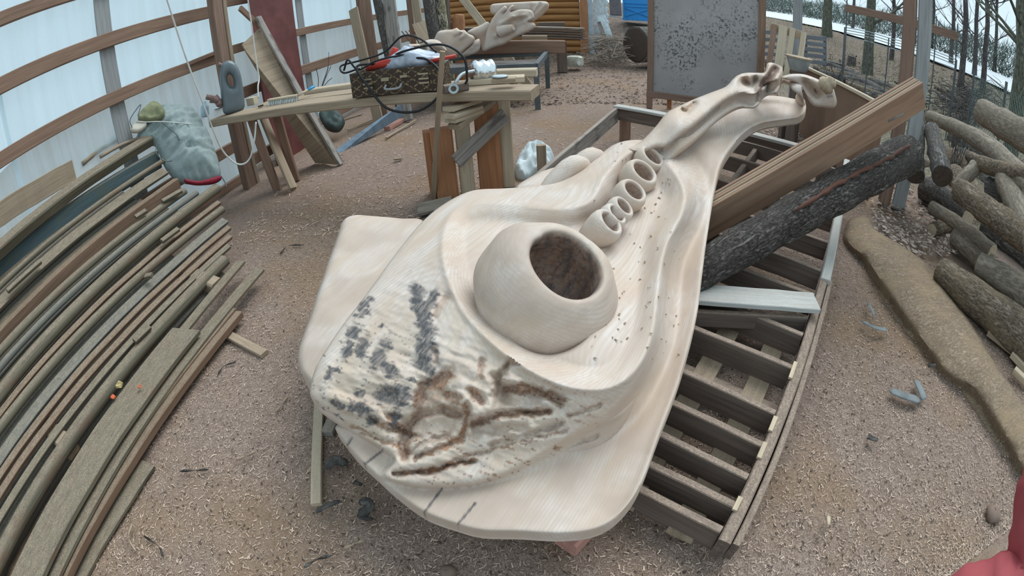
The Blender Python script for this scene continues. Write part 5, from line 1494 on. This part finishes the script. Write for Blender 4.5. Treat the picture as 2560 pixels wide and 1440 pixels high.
tag(mb.build('brushwood', wood('twig_wood', (.34, .29, .24), (.14, .11, .09))), 'heap of dry twigs beside the corner of the log hut', 'brushwood', None, 'stuff')

# ---- firewood and logs on the right
GF = 'logs and branches of the firewood heap'
def log(pts, rads, mk, lab, zs=None, ends='cut', lump=.05, seg=14, name='firewood_log', hd=None):
    e = None
    P3 = [P(x, y, z) for (x, y), z in zip(pts, zs)] if hd is None else [PH(x, y, h) for (x, y), h in zip(pts, hd)]
    path = smooth_path(P3, 5) if len(P3) > 2 else [P3[0]+(P3[1]-P3[0])*(i/8) for i in range(9)]
    n = len(path); r3 = []
    for i in range(n):
        u = i/(n-1)*(len(rads)-1); k_ = min(int(u), len(rads)-2); rp2 = rads[k_]+(rads[k_+1]-rads[k_])*(u-k_)
        r3.append(1.15*rp2*(path[i]-Vector((0, 0, CAMH))).length/FPX*(1+.05*math.sin(i*1.9)))
    o = empty(name, path[n//2], lab, 'log', GF)
    mb = MB(); add_tube(mb, path, r3, seg, lump=lump); mb.build('bark_shell', M[mk], o, smooth=True, angle=70)
    for i, j in ((0, 1), (n-1, n-2)):
        d = (path[i]-path[j]).normalized()
        mb = MB(); add_tube(mb, [path[i]-d*.004, path[i]+d*.004], r3[i]*.9, 12); mb.build('sawn_end', M['cutdark' if ends == 'dark' else 'cut'], o)
    return o
log([(2455, 280), (2520, 318), (2620, 372)], [27, 32, 36], 'barksmooth', 'thick smooth pale log topmost at the right edge of the heap', hd=[6.8, 6.4, 6.0])
log([(2322, 292), (2395, 322), (2480, 372), (2580, 470)], [13, 17, 22, 26], 'barksmooth', 'long curved smooth branch running across the top of the heap', hd=[6.3, 5.9, 5.3, 4.4])
log([(2296, 300), (2290, 380), (2288, 440)], [17, 20, 23], 'barkgrey', 'mossy grey log with dark end left of its twin', None, 'dark', hd=[5.8, 5.3, 5.0])
log([(2330, 325), (2345, 390), (2356, 440)], [18, 22, 26], 'barkgrey', 'mossy grey log with dark end right of its twin', None, 'dark', hd=[5.6, 5.1, 4.8])
log([(2418, 388), (2470, 415), (2540, 432), (2600, 445)], [10, 18, 18, 18], 'barkpale', 'broken pale branch with splintered yellow end', hd=[5.2, 5.0, 4.6, 4.3])
log([(2442, 415), (2415, 442), (2386, 470)], [16, 15, 13], 'barksmooth', 'short forked stub pointing down from the broken branch', hd=[5.1, 4.95, 4.85])
log([(2400, 478), (2480, 535), (2600, 620)], [26, 30, 36], 'barkpale', 'log with deeply ridged bark in the middle of the heap', hd=[4.75, 4.35, 3.8], lump=.10)
log([(2312, 470), (2360, 500), (2420, 545)], [26, 28, 24], 'barkgrey', 'stout dark log at the left of the heap behind the slim one', [.16, .18, .20])
log([(2328, 516), (2395, 560), (2480, 632)], [13, 16, 20], 'barksmooth', 'slim log with pale cut end in front of the stout dark one', [.22, .24, .24])
log([(2392, 590), (2430, 625), (2480, 670)], [24, 26, 26], 'barksmooth', 'short thick log lying below the slim pale-ended one', [.12, .12, .12])
log([(2352, 675), (2440, 748), (2600, 880)], [26, 38, 48], 'barkpale', 'big log with rough bark lowest at the right edge', [.12, .14, .16])
log([(2445, 660), (2510, 700), (2620, 770)], [24, 30, 36], 'barksmooth', 'smooth log with rounded end above the lowest big log', [.26, .28, .28])
log([(2512, 450), (2545, 520), (2590, 620)], [26, 30, 34], 'barksmooth', 'steep smooth log at the right edge below the long branch', hd=[4.8, 4.3, 3.8])
log([(2330, 575), (2385, 555)], [14, 16], 'barkpale', 'small split billet on the leaf litter left of the heap', [.04, .05])
log([(2470, 470), (2520, 485)], [22, 22], 'barkgrey', 'dark short log deep between the ridged log and the branch', None, 'dark', hd=[5.0, 4.9])
for k, (a, b_, z) in enumerate((((2380, 440), (2470, 520), .14), ((2400, 400), (2520, 500), .18), ((2430, 500), (2560, 600), .12), ((2380, 350), (2500, 420), .30), ((2440, 350), (2580, 450), .45), ((2460, 560), (2580, 650), .10), ((2330, 380), (2420, 430), .16), ((2500, 420), (2620, 520), .30))):
    log([a, b_], [26, 28], 'barkgrey' if k % 2 else 'barkpale', 'log lying deep underneath in the firewood heap', [z, z], 'dark')
for k, (a, b_, w_, lab) in enumerate((((2530, 885), (2575, 935), .06, 'upper one of two pale split sticks at the right edge'), ((2535, 925), (2585, 975), .06, 'lower one of two pale split sticks at the right edge'), ((2470, 830), (2545, 890), .05, 'dusty lath beside the big lowest log'))):
    board('split_stick', P(*a, .05), P(*b_, .05), w_, .05, M['end'] if k < 2 else M['plank'], None, lab, 'stick')
# slab of bark lying in front of the heap
SL = [(2112, 575), (2122, 550), (2150, 538), (2172, 545), (2190, 575), (2240, 605), (2290, 635), (2335, 685), (2388, 752), (2442, 830), (2482, 900), (2540, 985), (2600, 1080), (2640, 1200), (2600, 1240), (2560, 1185), (2505, 1085), (2455, 1010), (2425, 968), (2395, 955), (2360, 930), (2300, 850), (2222, 742), (2162, 652), (2125, 620), (2110, 596)]
SLX = [(2150, 560), (2240, 680), (2380, 840), (2480, 960), (2600, 1150)]
mb, sq, _ = relief(SL, 8, lambda q: .035+.085*np.exp(-(seg_dist(q, SLX)[0]/55.0)**2)+(fbm(q[:, 0]/25, q[:, 1]/25, 4)-.5)*.03, .10, edge=.04, edge_px=16)
tag(mb.build('bark_slab', bark('dusty_bark_slab', (.17, .12, .08), (.29, .215, .15), (.40, .32, .24), 16, .5, .008, (.33, .235, .14)), smooth=True, angle=70), 'long dusty slab of bark lying on the sawdust by the firewood', 'bark slab')
# strips of bark and litter on the ground
for k, (pts, w_, lab) in enumerate((([(2225, 975), (2265, 990), (2300, 1000)], .05, 'grey curled bark strip on the sawdust right of the frame'), ([(2290, 950), (2302, 975), (2310, 1000)], .045, 'pale upright bark strip touching the grey curled one'), ([(2155, 802), (2185, 818), (2220, 825)], .03, 'thin grey bark shard near the bark slab'), ([(2170, 755), (2180, 775), (2185, 790)], .02, 'small pale sliver above the thin bark shard'), ([(2320, 915), (2340, 912)], .05, 'little grey bark scrap beside the bark slab'),
                                   ([(2170, 1090), (2195, 1100)], .06, 'dark flat stone-like bark piece on open sawdust'), ([(2072, 1290), (2072, 1312)], .03, 'small pale wood chip standing out on the sawdust'), ([(815, 1170), (835, 1150), (870, 1160)], .045, 'dark curled bark shaving beside the lath'), ([(900, 1250), (925, 1262), (905, 1290), (930, 1300)], .035, 'dark twisted bark shaving below the trunk edge'), ([(790, 1280), (820, 1262), (850, 1252)], .02, 'thin dark bark strip at the foot of the lath'), ([(885, 1205), (905, 1212)], .03, 'short dark bark bit near the trunk edge'))):
    mb = MB(); p3 = [P(x, y, .03+.015*(i % 2)) for i, (x, y) in enumerate(pts)]
    pth = smooth_path(p3, 4) if len(p3) > 2 else p3
    add_tube(mb, pth, [w_*.35]+[w_*.62]*(len(pth)-2)+[w_*.25], 8, flat=.2, lump=.12)
    mk = M['galv'] if k in (0, 1) else (M['barkgrey'] if k not in (6,) else M['end'])
    tag(mb.build('bark_strip' if k != 6 else 'wood_chip', plain('grey_bark_inner', (.19, .205, .205), .7, 0, .3, 9) if k in (0, 1, 2, 3) else mk, smooth=True), lab, 'bark' if k != 6 else 'chip')
# ---- wood heap behind the plywood sheet
for k in range(26):
    x = 2075+rnd.random()*190; y = 170+(x-2075)*.42+rnd.uniform(-18, 34)
    c = PT(x, y, .10); a = rnd.uniform(.4, 1.0)
    d = Vector((math.cos(a)*.9, -math.sin(a)*.9, rnd.uniform(-.08, .08)))*rnd.uniform(.3, .8)
    mb = MB(); add_tube(mb, [c-d, c, c+d], [.07+rnd.random()*.07]*3, 9, lump=.12)
    tag(mb.build('split_log', M['barkgrey' if k % 3 else 'barkpale'], smooth=True, angle=60), 'rough split log in the heap behind the brown plywood sheet', 'log', 'split logs behind the plywood sheet')
lgx = [PT(2070, 176, .12), PT(2150, 203, .12), PT(2240, 250, .12)]
mb = MB(); add_tube(mb, smooth_path(lgx, 5), .13, 14, lump=.08); tag(mb.build('bark_log', M['barkgrey'], smooth=True, angle=70), 'long rough log lying along the top of the split-log heap', 'log')
for k, (a, b_) in enumerate((((2340, 215), (2420, 270)), ((2345, 235), (2395, 275)), ((2380, 190), (2470, 265)), ((2450, 175), (2540, 250)))):
    c0_, c1_ = PT(*a, .08), PT(*b_, .08)
    mb = MB(); add_tube(mb, [c0_, (c0_+c1_)/2+Vector((0, 0, .03)), c1_], .07-.012*k, 9, lump=.1)
    tag(mb.build('dead_branch', M['barkgrey' if k else 'barkpale'], smooth=True), ['pale split trunk lying behind the end of the beam', 'thin rotten log just below the pale split trunk', 'dark branch lying on the bank behind the heap', 'slim dark branch farthest up the bank'][k], 'branch')
stp = PT(2128, 165); mb = MB(); add_tube(mb, [stp, stp+Vector((0, 0, .32))], [.17, .16], 14, lump=.05)
tag(mb.build('tree_stump', M['barkgrey'], smooth=True, angle=50), 'low round tree stump on the bank behind the plywood sheet', 'stump')

# ---- fence, rail and hung board on the bank
fe = empty('metal_railing', PT(2200, 175), 'low grey metal railing with thin bars across the bank', 'railing')
fpx = [(2112, 68, 155), (2174, 80, 165), (2222, 95, 175), (2322, 122, 190), (2338, 60, 195), (2392, 150, 205)]
rl = []
FH = 11.5
for (x, yt, yb) in fpx[:4]+fpx[5:]:
    a, b_ = PH(x, yt, FH), PH(x, yb, FH); b_.z = min(b_.z, zt(b_.x, b_.y)); rl.append(a)
    mb = MB(); add_tube(mb, [Vector((a.x, a.y, b_.z-.1)), a], .016, 7); mb.build('railing_post', M['steel'], fe)
for dz in (0, -.06, -.12, -.22):
    mb = MB(); add_tube(mb, [p+Vector((0, 0, dz)) for p in rl], .012, 6); mb.build('railing_bar', M['galv'], fe)
bb = empty('hung_board', PH(2250, 60, 10.5), 'long brown board carried high on thin posts before the road', 'board')
add_board(MB(), PH(2114, 20, 10.6), PH(2395, 92, 9.6), .04, .165, n=4).build('board_face', M['post'], bb)
for x, y in ((2117, 20), (2340, 72), (2393, 92)):
    a = PH(x, y, 10.7 if x < 2200 else 9.9); z0 = zt(a.x, a.y)
    mb = MB(); add_tube(mb, [Vector((a.x, a.y, z0-.1)), a+Vector((0, 0, .25))], .014, 7); mb.build('thin_post', M['steel'], bb)
# chain-link fence at the right edge
cf = empty('chain_link_fence', PH(2520, 200, 7.5), 'green-grey chain-link fence at the right edge of the yard', 'fence')
f0, f1 = PH(2440, 120, 9.6), PH(2640, 240, 6.2)
f0.z = f1.z = 0; fd = (f1-f0); FL_ = fd.length; fd.normalize(); z0, hF = .55, 1.15
wm = plain('green_wire', (.16, .26, .24), .5)
mb = MB(); st_ = .11
nw = int((FL_+hF)/st_)
for i in range(nw):
    for sgn in (1, -1):
        u0 = i*st_-(hF if sgn > 0 else 0); u1 = u0+sgn*hF
        if sgn < 0: u0, u1 = u0+0, u0-hF
        a_, b2 = (u0, 0.0), (u1, hF)
        pts = []
        for k in range(9):
            t_ = k/8; u = a_[0]+(b2[0]-a_[0])*t_
            if 0 <= u <= FL_: pts.append(f0+fd*u+Vector((0, 0, z0+hF*t_)))
        if len(pts) > 1: add_tube(mb, [pts[0], pts[-1]], .0028, 3, cap=False)
mb.build('wire_mesh', wm, cf, None) if False else tag(mb.build('wire_mesh', wm, cf), None, None, None, 'stuff')
for u in (0.02, FL_*.5, FL_-.02):
    p = f0+fd*u; mb = MB(); add_tube(mb, [Vector((p.x, p.y, 0)), Vector((p.x, p.y, z0+hF+.1))], .025, 7); mb.build('fence_post', M['steel'], cf)

# ---- trees, shrubs and the hedge
trm = bark('bare_tree_bark', (.045, .04, .04), (.13, .115, .11), (.26, .24, .23), 6, .6)
ivm = bark('lichen_tree_bark', (.06, .065, .05), (.17, .17, .13), (.34, .33, .28), 5, .6)
def grow(mb, p, d, L, r, depth, seg=6, spread=.55):
    n = 3; pts = [p]; q = p
    for i in range(n):
        d = (d+Vector((rnd.uniform(-.14, .14), rnd.uniform(-.14, .14), rnd.uniform(-.04, .12)))).normalized(); q = q+d*(L/n); pts.append(q)
    add_tube(mb, pts, [r*(1-.4*i/n) for i in range(n+1)], seg, cap=False)
    if depth <= 0: return
    for k in range(rnd.choice((2, 3, 3))):
        nd_ = (d+Vector((rnd.uniform(-1, 1), rnd.uniform(-1, 1), rnd.uniform(-.3, .6)))*spread).normalized()
        at_ = pts[rnd.choice((1, 2, 3))] if k else pts[-1]
        grow(mb, at_, nd_, L*rnd.uniform(.6, .8), r*.55, depth-1, 3 if depth < 3 else 5, spread)
def tree(px, py, hd, h, r, depth, lab, m, name='bare_tree', cat='tree', group='bare trees beyond the fence', lean_=(0, 0)):
    f = PH(px, py, hd); f.z = zt(f.x, f.y)-.1
    o = empty(name, f, lab, cat, group)
    mb = MB(); top = f+Vector((lean_[0], lean_[1], h*.55)); n = 5
    add_tube(mb, [f+(top-f)*(i/n)+Vector((rnd.uniform(-.04, .04), rnd.uniform(-.04, .04), 0)) for i in range(n)]+[top], [r*1.15]+[r*(1-.07*i) for i in range(1, n+1)], 12, lump=.05)
    mb.build('trunk', m, o, smooth=True, angle=70)
    mb = MB()
    for k in range(3 if depth > 2 else 4):
        dv = Vector((rnd.uniform(-.7, .7), rnd.uniform(-.7, .7), 1)).normalized()
        grow(mb, top-Vector((0, 0, h*.06*k)), dv, h*.22, r*.5, depth)
    for k in range(5):
        hh = rnd.uniform(.25, .95); a = rnd.uniform(0, 6.28)
        grow(mb, f+(top-f)*hh, Vector((math.cos(a), math.sin(a), .5)).normalized(), h*.14, r*.25, max(1, depth-1))
    tag(mb.build('branches', m, o), None, None, None, 'stuff')
    return o
tree(2543, 270, 8.6, 6.5, .17, 3, 'thick lichen-covered tree trunk at the right edge behind the wire fence', ivm)
tree(2172, 140, 15.5, 8, .19, 3, 'broad grey tree trunk behind the hung brown board', ivm)
tree(2068, 70, 26, 9, .28, 3, 'pale straight tree trunk across the road left of the hung board', ivm)
tree(2232, 100, 21, 8, .10, 3, 'slim dark tree trunk seen right above the hung board', trm)
for k, (x, hd, lab) in enumerate(((2380, 24, 'bare many-branched tree right of the paired post'), (2440, 22, 'bare many-branched tree left of the lichen-covered trunk'), (2490, 27, 'farther bare tree close to the lichen-covered trunk'), (2330, 30, 'farther bare tree just right of the paired post'), (2130, 34, 'far bare tree above the left end of the hung board'), (2410, 17, 'nearer bare tree with low twigs right of the paired post'), (2465, 18, 'bare tree with dense twigs next to the lichen-covered trunk'), (2285, 28, 'bare tree seen just left of the paired post'))):
    tree(x, 120, hd, 7.5, .12, 4, lab, trm)
for k, (x, y, hd, lab) in enumerate(((2080, 150, 9.4, 'thin leafless shrub beside the grey slatted crate'), (2098, 158, 9.8, 'second leafless shrub right of the grey slatted crate'), (2425, 195, 8.2, 'leafless shrub with pale stems on the bank by the fence'), (2405, 200, 8.8, 'leafless shrub left of the pale-stemmed one on the bank'))):
    f = PH(x, y, hd); f.z = zt(f.x, f.y)
    mb = MB()
    for j in range(7): grow(mb, f+Vector((rnd.uniform(-.08, .08), rnd.uniform(-.08, .08), 0)), Vector((rnd.uniform(-.4, .4), rnd.uniform(-.4, .4), 1)).normalized(), rnd.uniform(.35, .6), .011, 2, 4, .5)
    tag(mb.build('bare_shrub', trm), lab, 'shrub', 'leafless shrubs on the bank')
hm = plain('winter_hedge_twigs', (.13, .165, .14), .9, 0, .5, 2)
mb = MB()
for i in range(30000):
    y = rnd.uniform(3, 70); x = 21.6+.1*y+rnd.uniform(-.9, 2.2); z = zt(x, y); hgt = 1.2+.8*fbm(np.array([y*.35]), np.array([x*.2]), 2)[0]
    p = Vector((x, y, z+rnd.random()*hgt)); d = Vector((rnd.uniform(-.35, .35), rnd.uniform(-.45, .45), rnd.uniform(.05, .55))); s = Vector((rnd.uniform(-.03, .03), rnd.uniform(.02, .06), rnd.uniform(-.03, .03)))
    mb.add([p, p+s, p+d], [[0, 1, 2]])
tag(mb.build('hedge', hm, loc=Vector((24, 20, 1.8))), 'grey-green winter hedge along the far side of the road', 'hedge', None, 'stuff')
# dry grass on the bank
mb = MB()
for i in range(6000):
    x = rnd.uniform(6.5, 17); y = rnd.uniform(2, 26)
    if x-.1*y < 5.5: continue
    p = Vector((x, y, zt(x, y))); h_ = rnd.uniform(.05, .18); a = rnd.uniform(0, 6.28)
    s = Vector((math.cos(a), math.sin(a), 0))*.012
    mb.add([p-s, p+s, p+Vector((rnd.uniform(-.08, .08), rnd.uniform(-.08, .08), h_))], [[0, 1, 2]])
tag(mb.build('dry_grass', plain('dry_grass_blades', (.36, .33, .22), .9, 0, .4, 1)), 'short dry winter grass on the bank before the road', 'grass', None, 'stuff')

# dark litter and brushwood on the bank
mb = MB()
for i in range(2600):
    p = PT(rnd.uniform(2040, 2470), rnd.uniform(135, 300), .01)
    if p.length > 22: continue
    a = rnd.uniform(0, 6.28); s = rnd.uniform(.03, .10); c, d = Vector((math.cos(a), math.sin(a), rnd.uniform(-.3, .3)))*s, Vector((-math.sin(a), math.cos(a), rnd.uniform(-.3, .3)))*s*.5
    mb.add([p-c, p+d, p+c+Vector((0, 0, .03)), p-d], [[0, 1, 2, 3]], [Vector((i*.37, i*.11, 0))]*4)
tag(mb.build('bank_litter', plain('bank_leaf_litter', (.17, .135, .11), .9, 0, .8, 2)), 'dark dead leaves lying on the bank behind the plywood sheet', 'leaves', None, 'stuff')
mb = MB()
for i in range(420):
    a = PT(rnd.gauss(2430, 40), rnd.gauss(255, 28), rnd.uniform(0, .3)); d = Vector((rnd.uniform(-1, 1), rnd.uniform(-1, 1), rnd.uniform(-.3, .5)))*rnd.uniform(.2, .55)
    add_tube(mb, [a-d, a+Vector((0, 0, .05)), a+d], [.012, .010, .005], 4)
tag(mb.build('brushwood', wood('dark_twig_wood', (.12, .105, .10), (.05, .043, .04))), 'dark tangle of dead twigs behind the firewood heap', 'brushwood', None, 'stuff')

# ================================================================== CHIPS ON THE GROUND, THE PHOTOGRAPHER'S SLEEVE
def chips(n, lo, hi, m, name, lab, x0, x1, y0, y1, wid=.25):
    u = nrg.random((n, 8))
    d_ = np.sqrt(u[:, 1])
    X_ = x0+(x1-x0)*u[:, 0]; Y_ = y0+(y1-y0)*(u[:, 1]**1.7)
    ok_ = (X_*WNOR.x+Y_*WNOR.y) > -4.35
    X_, Y_, u = X_[ok_], Y_[ok_], u[ok_]; n = len(X_)
    L_ = lo+(hi-lo)*u[:, 2]**2.2; a = u[:, 3]*6.283; tl = (u[:, 4]-.5)*.9
    dx, dy = np.cos(a)*L_/2, np.sin(a)*L_/2; wx, wy = -np.sin(a)*L_*wid*(.3+.7*u[:, 5])/2, np.cos(a)*L_*wid*(.3+.7*u[:, 5])/2
    Zg = (fbm(X_*1.1, Y_*1.1, 3)-.5)*.06+(fbm(X_*6, Y_*6, 3)-.5)*.025-.012+.003
    dz = np.abs(tl)*L_*.35
    V = np.empty((n, 5, 3))
    for k, (sx, sw) in enumerate(((-1, -1), (-1, 1), (1, 1), (1, -1))):
        V[:, k, 0] = X_+sx*dx+sw*wx; V[:, k, 1] = Y_+sx*dy+sw*wy; V[:, k, 2] = Zg+dz*(1+sx)/1.0+.001
    V[:, 4, 0] = X_; V[:, 4, 1] = Y_; V[:, 4, 2] = Zg+dz+L_*.16
    V = V.reshape(-1, 3)
    F = np.arange(n)[:, None]*5
    fs = np.vstack([F+np.array([[0, 1, 4]]), F+np.array([[1, 2, 4]]), F+np.array([[2, 3, 4]]), F+np.array([[3, 0, 4]])])
    me = bpy.data.meshes.new(name); me.from_pydata(V.tolist(), [], fs.tolist())
    at = me.attributes.new('g', 'FLOAT_VECTOR', 'POINT')
    at.data.foreach_set('vector', np.repeat(nrg.random((n, 3))*40, 5, axis=0).astype(np.float32).ravel())
    me.materials.append(m); o = bpy.data.objects.new(name, me); COL.objects.link(o)
    return tag(o, lab, 'wood shavings', None, 'stuff')
cl = plain('pale_shavings', (.58, .44, .345), .9, 0, .4, 1.3)
cdm = plain('dark_bark_crumbs', (.085, .058, .045), .9, 0, .5, 1.3)
chips(110000, .004, .021, cl, 'wood_shavings', 'fine pale wood shavings strewn over the brown ground', -2.4, 3.6, .15, 4.4)
chips(26000, .004, .016, cdm, 'bark_crumbs', 'fine dark bark crumbs strewn over the brown ground', -2.4, 3.6, .15, 4.4, .5)
chips(16000, .012, .05, cl, 'wood_shavings', 'coarser pale litter strewn over the farther ground', -2.5, 7, 3.5, 14)
chips(9000, .02, .07, cdm, 'leaf_litter', 'dark dead leaves and twigs on the farther ground', 0, 11, 7.5, 16, .6)
# leaf litter near the plywood and firewood
mbl = MB()
for i in range(2600):
    if i < 1500:
        p = P(rnd.uniform(2180, 2440), rnd.uniform(440, 640), .02)
    else: p = P(rnd.uniform(1860, 2080), rnd.uniform(300, 372), .02)
    a = rnd.uniform(0, 6.28); s = rnd.uniform(.015, .04); c, d = Vector((math.cos(a), math.sin(a), rnd.uniform(-.3, .3)))*s, Vector((-math.sin(a), math.cos(a), rnd.uniform(-.3, .3)))*s*.6
    p = p+Vector((0, 0, rnd.uniform(0, .03)))
    mbl.add([p-c, p+d, p+c, p-d], [[0, 1, 2, 3]], [Vector((i*.37, i*.11, 0))]*4)
tag(mbl.build('fallen_leaves', plain('dead_leaves', (.30, .24, .20), .85, 0, .7, 2)), 'brown dead leaves round the foot of the paired post', 'leaves', None, 'stuff')
# curly twigs lying about
GT = 'thin dry twigs lying on the sawdust'
tw = [([(330, 1310), (322, 1345), (340, 1378)], 'dark bent twig by the half sunk grey board'), ([(360, 1340), (395, 1365), (408, 1392)], 'pale forked twig next to the dark bent one'), ([(590, 1150), (615, 1140), (640, 1128)], 'straight dark twig on open sawdust left of the lath'),
      ([(450, 1178), (490, 1176), (520, 1174)], 'short flat twig on the yellowish sawdust'), ([(760, 1420), (790, 1400), (830, 1388)], 'pale curved twig at the bottom of the sawdust'), ([(860, 1370), (890, 1358), (910, 1350)], 'thin brown twig below the twisted bark shaving'), ([(545, 935), (560, 915), (590, 905)], 'dark twig between pile and trunk'),
      ([(700, 635), (720, 615), (760, 612)], 'crooked dark twig on the ground left of the wing'), ([(690, 1030), (705, 1010), (720, 990)], 'dark bark sliver left of the trunk'), ([(540, 855), (520, 838), (500, 830)], 'dry rootlet hanging at the end of the broad board')]
for pts, lab in tw:
    mb = MB(); pth = smooth_path([P(x, y, .012) for x, y in pts], 5)
    add_tube(mb, pth, [.004+.003*math.sin(i) for i in range(len(pth))], 5, lump=.2)
    tag(mb.build('dry_twig', M['bark'] if rnd.random() < .6 else M['plank'], smooth=True), lab, 'twig', GT)
for (x, y, r, col, lab) in ((283, 995, .018, (.55, .12, .05), 'bright orange brick crumb on the broad board'), (350, 968, .016, (.45, .14, .08), 'paler orange brick crumb beside the shell scrap'), (300, 965, .03, (.42, .33, .16), 'yellowish curled scrap on the edge of the broad board')):
    mb = MB(); c = P(x, y, .185); add_lathe(mb, [(.002, 0), (r, .004), (r*.9, r*.6), (.004, r*.8)], c, Vector((.2, .1, 1)), 7)
    for v in mb.v: v += Vector((rnd.uniform(-1, 1), rnd.uniform(-1, 1), rnd.uniform(-.5, .5)))*r*.3
    tag(mb.build('brick_crumb' if x != 300 else 'curled_scrap', plain('crumb_colour', col, .9)), lab, 'crumb')
# stones and little clods
for k, (x, y, s) in enumerate(((2480, 1290, .06), (1120, 1430, .03))):
    mb = MB(); c = P(x, y, .0); add_lathe(mb, [(.004, -.01), (s*.9, 0), (s, s*.3), (s*.6, s*.6), (.004, s*.7)], c, Vector((.1, 0, 1)), 10)
    for v in mb.v: v += Vector((rnd.uniform(-1, 1), rnd.uniform(-1, 1), rnd.uniform(-.5, .5)))*s*.12
    tag(mb.build('stone', plain('brown_stone', (.20, .14, .11), .8), smooth=True), ['brown stone beside the red sleeve', 'small brown stone at the bottom of the picture'][k], 'stone')
# red sleeve of the person holding the camera
slm = plain('red_sleeve_cloth', (.40, .085, .095), .85, 0, .15, 14, .3)
pe = empty('person', PD(2620, 1350, .9), 'red jacket sleeve of the person at the lower right edge', 'person')
mb = MB()
pth = smooth_path([PD(2700, 1000, .72), PD(2655, 1150, .72), PD(2622, 1290, .71), PD(2628, 1400, .70), PD(2605, 1490, .70), PD(2510, 1500, .70), PD(2420, 1530, .70), PD(2330, 1600, .71)], 8)
add_tube(mb, pth, [.062*(1+.05*math.sin(i*1.1)+.03*math.sin(i*2.7)) for i in range(len(pth))], 22, lump=.03)
mb.build('sleeve', slm, pe, smooth=True)
